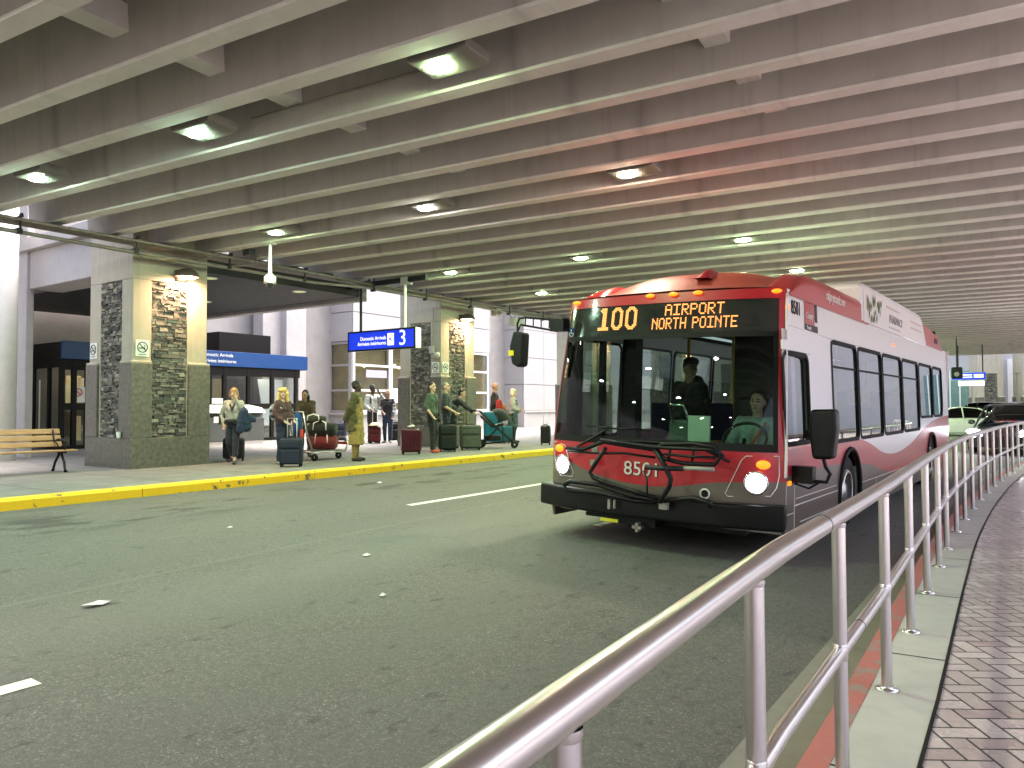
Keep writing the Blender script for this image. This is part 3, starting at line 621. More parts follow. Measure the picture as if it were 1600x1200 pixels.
# dome camera on a pole
t = empty('dome_camera', (-11.4, 8.8, SF), 0, 'white dome security camera on a pole hanging from the deck', 'camera')
b = MB(); b.cone((0, 0, 0), (0, 0, -.56), .028, .034, 12); b.build('pole', MAT['white'], t); b = MB(); b.box((0, 0, -.012), (.22, .12, .022)); b.build('mount', MAT['grey'], t)
b = MB(); b.lathe((0, 0, -.56), [(.001, .01), (.05, .0), (.105, -.05), (.11, -.17), (.08, -.175), (.001, -.175)], 20); b.build('housing', MAT['white'], t, smooth=True)
b = MB(); b.ell((0, 0, -.735), (.078, .078, .085), 16, 8, .5, 1); b.build('dome', mat('camera_dome', (.02, .02, .022), .08, coat=.5), t, smooth=True)
# small camera and junction on column two
t = empty('column_camera', (-13.42, 15.86, 2.95), 0, 'small grey dome camera with its conduit on the second column', 'camera')
b = MB(); b.tube([(-.12, 0, 1.3), (-.12, 0, .25)], .012, 8); b.tube([(-.1, 0, .2), (-.14, -.06, -.1), (-.02, -.1, -.12)], .01, 6); b.build('conduit', MAT['pipe'], t); b = MB(); b.box((-.14, -.04, .13), (.15, .09, .2)); b.build('box', MAT['grey'], t, bevel=.012)
b = MB(); b.lathe((.06, -.06, 0), [(.001, .05), (.06, .045), (.085, 0), (.08, -.06), (.05, -.11), (.001, -.13)], 16); b.build('dome', MAT['grey'], t, smooth=True)

# ---------------------------------------------------------------- hanging arrivals sign
def arrivals_sign(x0, x1, y, z0, z1, label, number=True):
    cx = (x0+x1)/2; t = empty('hanging_sign', (cx, y, z0), 0, label, 'sign'); w = x1-x0; h = z1-z0
    b = MB(); b.bb(-w/2, w/2, 0, .2, 0, h); b.build('case', MAT['white'] if number else MAT['grey'], t, bevel=.006)
    b = MB()
    for q in ((-w/2-.005, w/2+.005, -.012, .01, -.01, .03), (-w/2-.005, w/2+.005, -.012, .01, h-.03, h+.01), (-w/2-.005, -w/2+.03, -.012, .01, .03, h-.03), (w/2-.03, w/2+.005, -.012, .01, .03, h-.03)): b.bb(*q)
    b.build('frame', MAT['black'], t)
    b = MB(); b.bb(-w/2+.03, w/2-.03, -.006, -.001, .03, h-.03); b.build('face', MAT['bluelit'], t)
    fm = MAT['whitelit']; X = lambda px: (px-596.5)*.0206
    text('lettering', 'Domestic Arrivals', .125, fm, t, face_my((X(605.5), -.009, h*.60)), ax='RIGHT', squeeze=.92); text('lettering', 'Arrivées intérieures', .125, fm, t, face_my((X(605.5), -.009, h*.34)), ax='RIGHT', squeeze=.92)
    b = MB(); b.box((X(612.5), -.009, h*.5), (.2, .004, .28)); b.build('pictogram_tile', fm, t)
    b = MB(); M_ = MAT['bluelit']; cx_ = X(612.5); b.prism([(cx_-.07, h*.5+.05), (cx_-.06, h*.5+.05), (cx_-.03, h*.5+.02), (cx_+.06, h*.5-.03), (cx_+.08, h*.5-.045), (cx_+.06, h*.5-.05), (cx_-.05, h*.5-.005)], 'y', -.0135, -.012)
    b.prism([(cx_-.01, h*.5+.0), (cx_+.02, h*.5-.015), (cx_+.0, h*.5+.06), (cx_-.015, h*.5+.06)], 'y', -.0135, -.0121); b.bb(cx_-.07, cx_+.07, -.0135, -.012, h*.5-.10, h*.5-.085); b.build('pictogram', M_, t)
    text('lettering', '3', .50, fm, t, face_my((X(630.5), -.009, h*.5)))
    return t
sg = arrivals_sign(-13.62, -11.46, 12.8, 2.855, 3.317, 'blue lit hanging sign reading Domestic Arrivals 3')
b = MB(); b.cone((-.75, .1, .46), (-.75, .1, SF-2.855-.1), .032); b.build('hanger_pole', MAT['dark'], sg); b = MB(); b.cone((.68, .1, .46), (.68, .1, SF-2.855-.1), .032); b.build('hanger_pole', MAT['white'], sg)
b = MB(); b.bb(-1.3, 1.35, .04, .16, SF-2.855-.12, SF-2.855-.005); b.build('support_channel', MAT['dark'], sg); b = MB(); b.box((.72, .1, SF-2.855-.09), (.2, .2, .16)); b.build('mounting_box', MAT['grey'], sg, bevel=.01)
b = MB()
for k in range(28): b.cone((.5+.02*k, .1, .465), (.5+.02*k+.01*math.sin(k*5), .1+.02*math.sin(k*3), .53), .003, .001, 5)
b.build('bird_spikes', MAT['pipe'], sg)
def far_sign(px, X, label, w=2.0, z0=2.6, z1=3.05):
    y = pxY(px, X); t = empty('hanging_sign', (X, y, z0), 0, label, 'sign'); h = z1-z0
    b = MB(); b.bb(-w/2, w/2, 0, .2, 0, h); b.build('case', MAT['grey'], t); b = MB(); b.bb(-w/2+.03, w/2-.03, -.01, -.002, .03, h-.03); b.build('face', MAT['bluelit'], t)
    b = MB(); b.bb(-w*.35, w*.1, -.014, -.011, h*.6, h*.72); b.bb(-w*.35, w*.1, -.014, -.011, h*.3, h*.42); b.bb(w*.15, w*.42, -.014, -.011, h*.3, h*.72); b.bb(-w*.3, w*.45, -.014, -.011, -.28, -.04); b.build('lettering_panel', MAT['whitelit'], t)
    b = MB(); b.cone((-w*.3, .1, h), (-w*.3, .1, SF-z0), .03); b.cone((w*.4, .1, h), (w*.4, .1, SF-z0), .03); b.build('hanger_pole', MAT['dark'], t); return t
far_sign(1514, along(1514, 44)[0], 'small blue hanging sign far away beyond the back of the bus', 1.5, 2.75, 3.15)

# ---------------------------------------------------------------- bench
wood = mat('bench_wood', (.36, .21, .095), .5, var=.22, scale=5, stretch=(8, .8, 8)); MAT['wood'] = wood
t = empty('park_bench', (-14.0, 5.35, GZ), 0, 'wooden slatted bench with black iron ends beside the column', 'bench'); L0, L1 = -1.0, 1.12
for k, (x, z) in enumerate(((-.06, .47), (-.10, .58), (-.14, .69))):
    b = MB(); b.box((x, (L0+L1)/2, z), (.028, L1-L0-.1*(2-k)*.0, .092), Matrix.Rotation(R(-18), 3, 'Y')); b.build('back_slat', wood, t, bevel=.008)
for x in (.04, .14, .24, .34):
    b = MB(); b.box((x, (L0+L1)/2+.04, .37-.01*(x < .2)), (.085, L1-L0+.06, .03)); b.build('seat_slat', wood, t, bevel=.008)
for y in (L0+.15, L1-.12):
    b = MB(); iron = MAT['black']
    b.tube([(.36, y, 0), (.33, y, .06), (.31, y, .16), (.22, y, .28), (.20, y, .345)], [.03, .02, .022, .022, .022], 8); b.tube([(-.10, y, 0), (-.07, y, .06), (-.02, y, .16), (.10, y, .28), (.12, y, .345)], [.03, .02, .022, .022, .022], 8)
    b.tube([(-.02, y, .34), (.36, y, .345)], .02, 8); b.tube([(-.02, y, .34), (-.07, y, .5), (-.12, y, .72)], .017, 8)
    b.tube([(-.07, y, .52), (.1, y, .56), (.28, y, .55), (.34, y, .50), (.30, y, .45), (.26, y, .48)], .018, 8); b.tube([(.28, y, .35), (.34, y, .42), (.33, y, .5)], .016, 8); b.tube([(.02, y, .35), (.08, y, .45), (.0, y, .5)], .012, 8)
    b.build('end_frame', iron, t, smooth=True)

# ---------------------------------------------------------------- pay kiosk
KX = -19.6; k0, k1 = pxY(322, KX)-.25, pxY(413, KX); t = empty('waste_station', (KX, k0, GZ), 0, 'dark grey waste station with sloped pale top behind the phone woman', 'bin'); w = k1-k0
b = MB(); b.prism([(-.75, .1), (0, .1), (0, .78), (-.10, .86), (-.14, 1.06), (-.75, 1.14)], 'y', 0, w); b.build('body', mat('kiosk_grey', (.075, .08, .08), .5), t, bevel=.015)
b = MB(); b.prism([(-.78, 1.145), (-.16, 1.07), (.03, .93), (.05, .95), (-.15, 1.10), (-.78, 1.19)], 'y', -.03, w+.03); b.build('hood', mat('kiosk_hood', (.50, .55, .47), .45), t, bevel=.01)
b = MB(); b.bb(-.74, -.01, .02, w-.02, 0, .12); b.build('plinth', MAT['concl'], t)
b = MB(); b.bb(.0, .008, w*.30, w*.72, .62, .80); b.build('slot', MAT['black'], t)
for yy, zz in ((.22, .66), (.50, .45), (.47, .26)):
    b = MB(); b.bb(.0, .007, w*yy, w*yy+.16, zz, zz+.18); b.build('sticker', MAT['signw'], t)

# ---------------------------------------------------------------- litter on the road
def scrap(pts, label):
    if len(pts) < 6: pts = [(pts[0][0]+(p[0]-pts[0][0])*.55, pts[0][1]+(p[1]-pts[0][1])*.55) for p in pts]
    z = road_z(pts[0][0])+.012; rr = random.Random(len(pts)); b = MB(); n = len(pts); c = Vector((sum(p[0] for p in pts)/n, sum(p[1] for p in pts)/n, z+.02))
    b.add([(p[0], p[1], z+rr.uniform(-.003, .012)) for p in pts]+[c], [(i, (i+1) % n, n) for i in range(n)])
    tag(b.build('paper_scrap', MAT['signw'], solid=.002), label, 'litter', 'paper scraps on the road')
scrap([(-5.43, 2.64), (-5.36, 2.65), (-5.34, 2.74), (-5.365, 2.82), (-5.33, 2.88), (-5.39, 2.81), (-5.425, 2.75), (-5.415, 2.68)], 'largest white paper scrap on the road at the left')
scrap([(-5.13, 5.00), (-5.05, 5.02), (-5.04, 5.11), (-5.12, 5.09)], 'small white paper scrap in the middle of the road')
scrap([(-4.03, 4.10), (-3.97, 4.12), (-3.98, 4.19), (-4.04, 4.17)], 'crumpled paper scrap on the road before the bus')
scrap([(-9.0, 9.1), (-8.9, 9.15), (-8.92, 9.25), (-9.0, 9.2)], 'paper scrap near the yellow kerb below the olive coat man')
scrap([(-7.25, 5.05), (-7.18, 5.08), (-7.2, 5.15)], 'tiny paper scrap on the far lane')
# ---------------------------------------------------------------- city bus
BY = R(36.8-34.544); yd = Vector((math.sin(BY), math.cos(BY), 0)); xd = Vector((math.cos(BY), -math.sin(BY), 0)); zd = Vector((0, 0, 1)); rl = R(1.7)
BO = Vector((-3.1434, 7.0892, .067)); X2 = xd*math.cos(rl)-zd*math.sin(rl); Z2 = zd*math.cos(rl)+xd*math.sin(rl)
BO = BO-X2*.10
BM = Matrix(((X2.x, yd.x, Z2.x, BO.x), (X2.y, yd.y, Z2.y, BO.y), (X2.z, yd.z, Z2.z, BO.z), (0, 0, 0, 1)))
bus = empty('city_bus', (0, 0, 0), 0, 'red and white city bus on route 100 with headlights on', 'bus'); bus.matrix_world = BM
HW = 1.30; BL = 11.3
def hw(z): return HW if z < 1.06 else HW-.075*((z-1.06)/1.45)
def fy(u, z):
    rake = .0 if z < 1.0 else .20*((z-1.0)/1.5)**1.3
    return rake+.10*u*u+.13*abs(u)**8
def FS(u, z, off=0): return (u*hw(z), fy(u, z)-off, z)
def curve(t, x, pts, a, b, lo, hi):
    f = t.n('ShaderNodeFloatCurve'); c = f.mapping.curves[0]; nrm = [((p-a)/(b-a), (q-lo)/(hi-lo)) for p, q in pts]
    while len(c.points) < len(nrm): c.points.new(.5, .5)
    for p, q in zip(c.points, nrm): p.location = q
    f.mapping.update(); t.set(f.inputs['Value'], t.m('DIVIDE', t.m('SUBTRACT', x, a), b-a)); return t.m('ADD', t.m('MULTIPLY', f.outputs[0], hi-lo), lo)
RED, WHT, GRY = (.42, .014, .024), (.76, .74, .76), (.125, .105, .088)
def paint(name, kind):
    t = NT(name); x, y, z = t.xyz()
    if kind == 'side':
        b1 = curve(t, y, [(0, 1.20), (1.1, 1.22), (2.1, 1.17), (3.5, 1.02), (5.2, .77), (6.6, .83), (8.1, 1.06), (9.5, 1.2), (11.4, 1.26)], 0, 11.4, 0, 2)
        b2 = curve(t, y, [(0, .80), (1.1, .82), (2.3, .80), (3.5, .73), (5.1, .52), (7.3, .42), (9, .40), (11.4, .40)], 0, 11.4, 0, 2)
        isw, isg = t.m('GREATER_THAN', z, b1), t.m('LESS_THAN', z, b2)
        c = t.mix(isw, RED, WHT); c = t.mix(isg, c, GRY)
    elif kind == 'front':
        b2 = curve(t, x, [(-1.35, .84), (-1.0, .815), (-.7, .72), (-.14, .635), (.2, .64), (.7, .72), (.95, .74), (1.35, .76)], -1.35, 1.35, 0, 2)
        c = t.mix(t.m('LESS_THAN', z, b2), RED, GRY)
    else: c = {'red': RED, 'white': WHT, 'grey': GRY}[kind]
    d = t.noise(2.2, 5); c = t.mix(t.ramp(d, [(.5, 0), (.95, .04)]), c, (.3, .26, .24))
    dz = t.m('MULTIPLY', t.m('SUBTRACT', 1, t.m('DIVIDE', z, .9, clamp=True), clamp=True), t.m('MULTIPLY', t.noise(3, 4), .28))
    c = t.mix(dz, c, (.2, .17, .15))
    t.base(c); t.rough(.3); t.b.inputs['Coat Weight'].default_value = .35; t.b.inputs['Coat Roughness'].default_value = .08
    return t.mat
PS, PF, PR, PW, PG = paint('bus_side_paint', 'side'), paint('bus_front_paint', 'front'), paint('bus_red_paint', 'red'), paint('bus_white_paint', 'white'), paint('bus_grey_paint', 'grey')
WSG = glass('windscreen_glass', (.44, .60, .50), .02); SG = glass('side_window_glass', (.60, .60, .66), .32)
INT = mat('bus_interior', (.02, .022, .022), .7, spec=.2); AMB = emis('amber_lamp', (1, .23, .012), .28); HL = emis('headlight', (.93, .96, 1), 3); CHR = mat('chrome', (.8, .8, .8), .12, 1, .02)
LED = emis('led_text', (1, .33, .085), .24); YEL = mat('yellow_pole', (.65, .40, .01), .4); SEAT = mat('seat_fabric', (.008, .012, .035), .9, spec=.1)
WB, WT, ST, RT = 1.03, 2.16, 2.50, 2.60     # windscreen bottom/top, sign top, cap edge
def fpatch(name, u0, u1, z0, z1, m, off=0, nu=24, nv=8, par=None):
    b = MB(); b.grid(lambda s, t: FS(u0+(u1-u0)*s, z0+(z1-z0)*t, off), nu, nv); return b.build(name, m, par or bus, smooth=True)
fpatch('front_panel', -1, 1, .50, WB, PF)
fpatch('windscreen_pillar', -1, -.975, WB, ST, PR, nu=2); fpatch('windscreen_pillar', .955, 1, WB, ST, PR, nu=3)
ws = fpatch('windscreen', -.975, .955, WB, WT, WSG)
b = MB()
for u0, u1, z0, z1 in ((-.975, .955, WB, WB+.075), (-.975, -.945, WB+.04, WT), (.925, .955, WB+.04, WT), (-.975, .955, WT-.03, WT+.02)): b.grid(lambda s, t: FS(u0+(u1-u0)*s, z0+(z1-z0)*t, .004), 20, 2)
b.build('windscreen_seal', MAT['rubber'], bus, smooth=True)
fpatch('destination_sign', -.975, .955, WT+.015, ST, mat('sign_glass', (.02, .022, .02), .12, coat=.3), nv=4)
fpatch('front_cap', -1, 1, ST, RT, PR, .012, nv=3)
# LED dot matrix
F57 = {'A': '0E11111F111111', 'I': '1F04040404041F', 'R': '1E11111E141211', 'P': '1E11111E101010', 'O': '0E11111111110E', 'T': '1F040404040404', 'N': '11191513111111', 'H': '1111111F111111', 'E': '1F10101E10101F'}
BIG = {'1': ['00111100', '01111100', '00111100', '00011100', '00011100', '00011100', '00011100', '00011100', '00011100', '00011100', '00011100', '00011100', '11111111', '11111111'],
       '0': ['00111100', '01111110', '11100111', '11000011', '11000011', '11000011', '11000011', '11000011', '11000011', '11000011', '11000011', '11100111', '01111110', '00111100']}
def dots(rows, x0, z0, px, pz, slant=0, dbl=False):
    b = MB(); H = len(rows)
    for j, r in enumerate(rows):
        for i, ch in enumerate(r):
            if ch != '1': continue
            x = x0+px*i; z = z0+pz*(H-1-j); 
            for q in ([0, .5] if dbl else [0]):
                c = Vector(FS((x+q*px)/hw(z), z, .010)); s = px*(.23 if dbl else .42); s2 = pz*.40
                b.add([c+Vector((-s, 0, -s2)), c+Vector((s, 0, -s2)), c+Vector((s, 0, s2)), c+Vector((-s, 0, s2))], [(0, 1, 2, 3)])
    return b
def rows57(s):
    out = ['']*7
    for ch in s:
        for j in range(7):
            out[j] += ('0000' if ch == ' ' else format(int(F57[ch][2*j:2*j+2], 16), '05b')+'0')
    return out
def fat(rows): return [''.join('1' if (c == '1' or (i and r[i-1] == '1')) else '0' for i, c in enumerate(r+'0')) for r in [''.join(ch+'0' if ch == '0' else '11' for ch in r) for r in rows]]
big = [' '.join((BIG['1'][j], BIG['0'][j], BIG['0'][j])).replace(' ', '00') for j in range(14)]
def led(chars, x0, z0, px, pz, dbl):
    x = x0
    for rows in chars:
        if any('1' in r for r in rows): dots(rows, x, z0, px, pz, dbl=dbl).build('led_character', LED, bus)
        x += px*len(rows[0])
led([[r+'00' for r in BIG[c]] for c in '100'], -.715, 2.245, .0172, .0175, False)
led([rows57(c) for c in 'AIRPORT'], .08, 2.372, .0150, .0168, True)
led([rows57(c) if c != ' ' else ['0000']*7 for c in 'NORTH POINTE'], -.055, 2.232, .01285, .0168, True)
# accessibility plate
b = MB(); c = Vector(FS(-.90, 2.235, .008)); b.box(c, (.10, .004, .10)); b.build('accessibility_plate', MAT['blue'], bus)
b = MB(); c = c+Vector((0, -.005, 0)); b.ell(c+Vector((-.008, 0, .03)), (.009, .002, .009), 10, 6); b.tube([c+Vector(p) for p in ((-.008, 0, .018), (-.006, 0, -.005), (.018, 0, -.006), (.028, 0, -.03))], .005, 6)
b.tube([c+Vector((-.004+.026*math.cos(a), 0, -.014+.026*math.sin(a))) for a in [2.2+k*.35 for k in range(12)]], .0035, 6); b.build('wheelchair_symbol', MAT['signw'], bus)
# roof
def roof(u, v):
    y0 = fy(u, RT)-.012; y = y0+(BL-y0)*v**1.8; k = min(1, (y-y0)/1.3); k = k*k*(3-2*k) if k < 1 else 1
    rise = .02+.33*(math.sin(k*math.pi/2)); z = RT+rise*(1-abs(u)**3.2); return (u*hw(RT), y, z)
MB().grid(lambda s, t: roof(-1+2*s, t), 24, 30).build('roof', mat('bus_roof_orange_red', (.36, .055, .035), .38, var=.1), bus, smooth=True)
b = MB(); b.grid(lambda s, t: (.26+(s-.5)*.16, .62+t*.5, RT+.20+.13*math.sin(min(1, t*1.8)*math.pi/2)*(1-abs(2*s-1)**2)), 8, 12); b.build('roof_fin', PR, bus, smooth=True)
# side roof fairings in red with web address
for sx in (1, -1):
    def fair(s, t):
        y = .47+t*3.46; k = min(1, t/.22); h = (.02+.28*math.sin(k*math.pi/2)); a = s*math.pi/2; 
        prof = [(1.235, RT-.06), (1.235, RT-.06+h*.75), (1.20, RT-.06+h*.95), (1.0, RT-.06+h*1.06), (.80, RT-.02)]
        q = s*4; i = min(3, int(q)); f = q-i; p0, p1 = prof[i], prof[i+1]; yo = .25*(1-k)*(i+f)/4
        return (sx*(p0[0]+(p1[0]-p0[0])*f), y, p0[1]+(p1[1]-p0[1])*f)
    MB().grid(fair, 16, 24).build('roof_fairing', PR, bus, smooth=True)
text('web_address', 'calgarytransit.com', .155, MAT['signw'], bus, face_px((1.241, 2.2, 2.69)), squeeze=.75)
b = MB(); b.prism([(3.5, RT-.05), (3.42, 3.0), (3.5, 3.06), (7.9, 3.06), (8.2, 2.98), (8.75, RT-.05)], 'x', -1.22, 1.238); ad = b.build('roof_pod', PW, bus, bevel=.03)
b = MB(); b.prism([(8.5, RT-.05), (8.35, 2.9), (8.6, 2.95), (10.4, 2.82), (10.9, RT-.05)], 'x', -1.2, 1.225); b.build('rear_roof_fairing', PR, bus, bevel=.03)
b = MB(); b.bb(1.22, 1.232, 9.75, 10.1, 2.68, 2.78); b.box((1.1, 10.4, 2.9), (.1, .1, .12)); b.build('roof_vent', MAT['black'], bus)
# advert on the pod
pale = mat('advert_board', (.72, .68, .68), .45, var=.03); b = MB(); b.prism([(3.62, 2.56), (3.56, 2.99), (7.85, 2.99), (8.1, 2.93), (8.55, 2.56)], 'x', 1.2395, 1.244); b.build('advert_board', pale, bus)
lm1, lm2 = mat('leaf_olive', (.14, .15, .035), .6, var=.3), mat('leaf_green', (.07, .16, .06), .6, var=.3); ar = random.Random(11)
for m_, n_, sd_ in ((lm1, 13, 1), (lm2, 9, 2)):
    b = MB(); ar = random.Random(sd_)
    for k in range(n_):
        cy, cz = 3.85+ar.uniform(-.1, .55)+(.25 if sd_ == 2 else 0), 2.60+ar.uniform(.02, .3); a = R(ar.uniform(45, 130)); l, w_ = ar.uniform(.10, .2), ar.uniform(.025, .05)
        d = Vector((0, math.cos(a), math.sin(a))); n_v = Vector((0, -d.z, d.y)); cc = Vector((1.246+.0006*k, cy, cz)); lim = lambda v: Vector((v.x, v.y, min(2.97, max(2.575, v.z))))
        b.add([lim(cc-d*l*.5), lim(cc+n_v*w_), lim(cc+d*l*.5), lim(cc-n_v*w_)], [(0, 1, 2, 3)])
    b.build('advert_plant', m_, bus)
text('advert_lettering', 'PHARMACY', .17, mat('advert_grey', (.22, .20, .22), .5), bus, face_px((1.247, 5.75, 2.74)), squeeze=1.15)
for y0, y1, z in ((5.0, 6.0, 2.90), (7.0, 8.0, 2.86), (7.0, 8.1, 2.76), (5.2, 6.1, 2.62)):
    b = MB(); b.bb(1.2445, 1.247, y0, y1, z-.012, z+.012); b.build('advert_rule', mat('advert_rule', (.5, .42, .42), .5) if 'advert_rule' not in bpy.data.materials else bpy.data.materials['advert_rule'], bus)
# sides
WIN = [(1.98, 3.20, WB+.03, 2.20), (3.26, 4.68, WB+.03, 2.20), (4.74, 6.18, WB+.03, 2.20), (6.24, 7.72, WB+.03, 2.20), (7.80, 9.26, 1.26, 2.20), (9.34, 10.55, 1.26, 2.20)]
DRV = (.22, 1.06, 1.10, 1.98)
def side_quad(b, sx, y0, y1, z0, z1, off=0):
    b.add([(sx*(hw(z0)+off), y0, z0), (sx*(hw(z0)+off), y1, z0), (sx*(hw(z1)+off), y1, z1), (sx*(hw(z1)+off), y0, z1)], [(0, 1, 2, 3)])
def arch(yc, r, zc=.44, n=14): return [(yc+r*math.cos(a), zc+r*math.sin(a)) for a in [math.pi-math.pi*k/n for k in range(n+1)]]
def ycut(z): return fy(1, z)
for sx in (1, -1):
    bm = bmesh.new(); zb = .17
    pts = [(ycut(.5)-.005, zb+.1), (ycut(.5)+.02, zb)]
    for yc in (2.72, 9.0): pts += [(yc-.50, zb)]+arch(yc, .50)+[(yc+.50, zb)]
    pts += [(BL, zb), (BL, 1.06), (ycut(1.06), 1.06)]
    vs = [bm.verts.new((sx*HW, p[0], p[1])) for p in pts]; f = bm.faces.new(vs); f.normal_update(); bmesh.ops.triangulate(bm, faces=[f], ngon_method='EAR_CLIP')
    me = bpy.data.meshes.new('side_panel'); bm.to_mesh(me); bm.free(); me.materials.append(PS); o = bpy.data.objects.new('side_panel', me); COL.objects.link(o); o.parent = bus
    q = o.modifiers.new('thick', 'SOLIDIFY'); q.thickness = .03; q.offset = -1 if sx > 0 else 1
    b = MB()
    if sx > 0:
        wins = [DRV]+WIN
    else: wins = [(.55, 1.70, .45, 2.20)]+[(a, c, d, e) for a, c, d, e in WIN[0:4]]+[(7.80, 8.9, 1.26, 2.2), (9.3, 10.4, 1.26, 2.2)]
    Z0 = 1.06; prev = None
    b.grid(lambda s, t: (sx*hw(2.20+(RT-2.20)*t), ycut(2.20+(RT-2.20)*t)+(BL-ycut(2.2+(RT-2.2)*t))*s, 2.20+(RT-2.20)*t), 4, 4)
    edges_ = [None]+wins+[None]
    for a, c in zip(edges_, edges_[1:]):
        if a is None:
            y1 = c[0]; b.grid(lambda s, t: (sx*hw(Z0+(2.20-Z0)*t), ycut(Z0+(2.20-Z0)*t)*(1-s)+y1*s, Z0+(2.20-Z0)*t), 2, 8)
        else:
            y1 = c[0] if c else BL; side_quad(b, sx, a[1], y1, Z0, 2.20)
    for (y0, y1, z0, z1) in wins:
        if z0 > Z0+.005: side_quad(b, sx, y0, y1, Z0, z0)
        if z1 < 2.195: side_quad(b, sx, y0, y1, z1, 2.20)
    b.build('upper_side', PS, bus)
    for k, (y0, y1, z0, z1) in enumerate(wins):
        b = MB(); fwid = .035; rr = .10; ptsO = []; nn = 5
        cs = [(y0+rr, z0+rr, math.pi), (y1-rr, z0+rr, 1.5*math.pi), (y1-rr, z1-rr, 0), (y0+rr, z1-rr, .5*math.pi)]
        if sx > 0 and k == 6: cs[1] = (y1-.30, z0+.30, 1.5*math.pi)
        for (cy, cz, a0) in cs:
            rad = .30 if (sx > 0 and k == 6 and a0 == 1.5*math.pi) else rr
            for i in range(nn+1): a = a0+math.pi/2*i/nn; ptsO.append((cy, cz, rad, a))
        def ring(shrink, off): return [(sx*(hw(cz+(rad-shrink)*math.sin(a))+off), cy+(rad-shrink)*math.cos(a), cz+(rad-shrink)*math.sin(a)) for cy, cz, rad, a in ptsO]
        n = len(ptsO); A, B2, C2 = ring(-.018, .006), ring(.024, .010), ring(.03, -.02)
        b.add(A+B2+C2, [(i, (i+1) % n, n+(i+1) % n, n+i) for i in range(n)]+[(n+i, n+(i+1) % n, 2*n+(i+1) % n, 2*n+i) for i in range(n)])
        f = b.build('window_frame', MAT['rubber'], bus)
        b = MB()
        if sx > 0 and k == 0: side_quad(b, sx, y0, y0+.42, z0, z1, -.012); side_quad(b, sx, y0+.36, y1, z0, z1, -.03)
        else: side_quad(b, sx, y0, y1, z0, z1, -.012)
        b.build('window_pane', SG, f)
        if k > 0 and sx > 0 and k < 5:
            b = MB(); side_quad(b, sx, y0+.03, y1-.03, z1-.30, z1-.275, -.004); b.build('transom', MAT['rubber'], f)
    # arch lips, trim lines, lamps
    for yc in (2.72, 9.0):
        b = MB(); b.tube([(sx*(HW+.004), y, z) for y, z in [(yc-.515, .18)]+arch(yc, .515)+[(yc+.515, .18)]], .028, 8); b.build('wheel_arch', MAT['rubber'], bus, smooth=True)
        b = MB(); b.bb(sx*.86, sx*(HW-.04), yc-.5, yc+.5, .92, .96); b.bb(sx*.84, sx*.87, yc-.5, yc+.5, .2, .94); b.build('wheel_well', MAT['black'], bus)
        w = empty('wheel', (sx*1.13, yc, .44)); w.parent = bus
        b = MB(); b.lathe((0, 0, 0), [(.26, -.13), (.40, -.14), (.435, -.11), (.44, 0), (.435, .11), (.40, .14), (.26, .13)], 32, 'x'); b.build('tyre', MAT['rubber'], w, smooth=True)
        b = MB(); b.lathe((0, 0, 0), [(.27, .13*sx), (.25, .135*sx), (.23, .04*sx), (.12, .05*sx), (.10, .12*sx), (.001, .125*sx)], 28, 'x'); b.build('rim', mat('bus_rim', (.5, .5, .5), .35, .8) if 'bus_rim' not in bpy.data.materials else bpy.data.materials['bus_rim'], w, smooth=True)
        b = MB(); b.lathe((0, 0, 0), [(.255, .148*sx), (.235, .155*sx), (.215, .148*sx)], 28, 'x'); b.build('rim_ring', CHR, w, smooth=True)
b = MB(); x = HW+.003
for y0, y1, z0, z1 in ((.24, .25, .30, .74), (.50, .512, .24, .78), (.52, 2.16, .505, .515), (.55, 2.1, .57, .578), (.26, .5, .44, .448), (.7, 1.9, .33, .338), (3.25, 8.4, .36, .372), (3.25, 8.4, .50, .507), (4.2, 4.21, .2, .5), (6.3, 6.31, .2, .5)): b.bb(HW-.005, x, y0, y1, z0, z1)
b.build('panel_seam', MAT['white'], bus)
b = MB(); b.tube([(hw(2.22)+.004, ycut(2.22), 2.22), (hw(2.25)+.004, .45, 2.25), (hw(2.225)+.004, 1.9, 2.225), (hw(2.225)+.004, BL, 2.225)], .006, 8); b.build('drip_rail', PW, bus)
b = MB(); side_quad(b, 1, .18, 1.12, 2.0, 2.09, .012); b.build('window_hood', PW, bus, solid=.02)
b = MB(); b.tube([(hw(z)+.004, ycut(z)-.012, z) for z in [.80+.05*k for k in range(36)]], .014, 8); b.build('corner_trim', PW, bus, smooth=True)
b = MB(); b.bb(HW-.01, HW+.025, 1.78, 1.88, .98, 1.04); b.build('side_reflector', AMB, bus); b = MB(); b.bb(hw(2.42)-.01, hw(2.42)+.015, .40, .46, 2.40, 2.44); b.bb(hw(2.42)-.01, hw(2.42)+.015, 5.6, 5.66, 2.36, 2.40); b.bb(HW-.01, HW+.012, .29, .37, .72, .76); b.build('marker_lamp', AMB, bus)
text('fleet_number', '8501', .20, MAT['black'], bus, face_px((hw(2.43)+.004, .70, 2.43)) @ Matrix.Rotation(R(-3), 4, 'X'), squeeze=.78)
b = MB(); side_quad(b, 1, .98, 1.34, 2.31, 2.56, .004); b.build('operator_logo', PR, bus); b = MB(); side_quad(b, 1, 1.36, 1.46, 2.35, 2.56, .004); side_quad(b, 1, .98, 1.46, 2.24, 2.31, .005); b.build('operator_logo', MAT['dark'], bus)
text('operator_lettering', 'Calgary', .10, MAT['signw'], bus, face_px((hw(2.40)+.007, 1.16, 2.40)) @ Matrix.Rotation(R(-3), 4, 'X'), squeeze=.8); text('operator_lettering', 'Transit', .055, MAT['signw'], bus, face_px((hw(2.275)+.008, 1.12, 2.275)) @ Matrix.Rotation(R(-3), 4, 'X'))
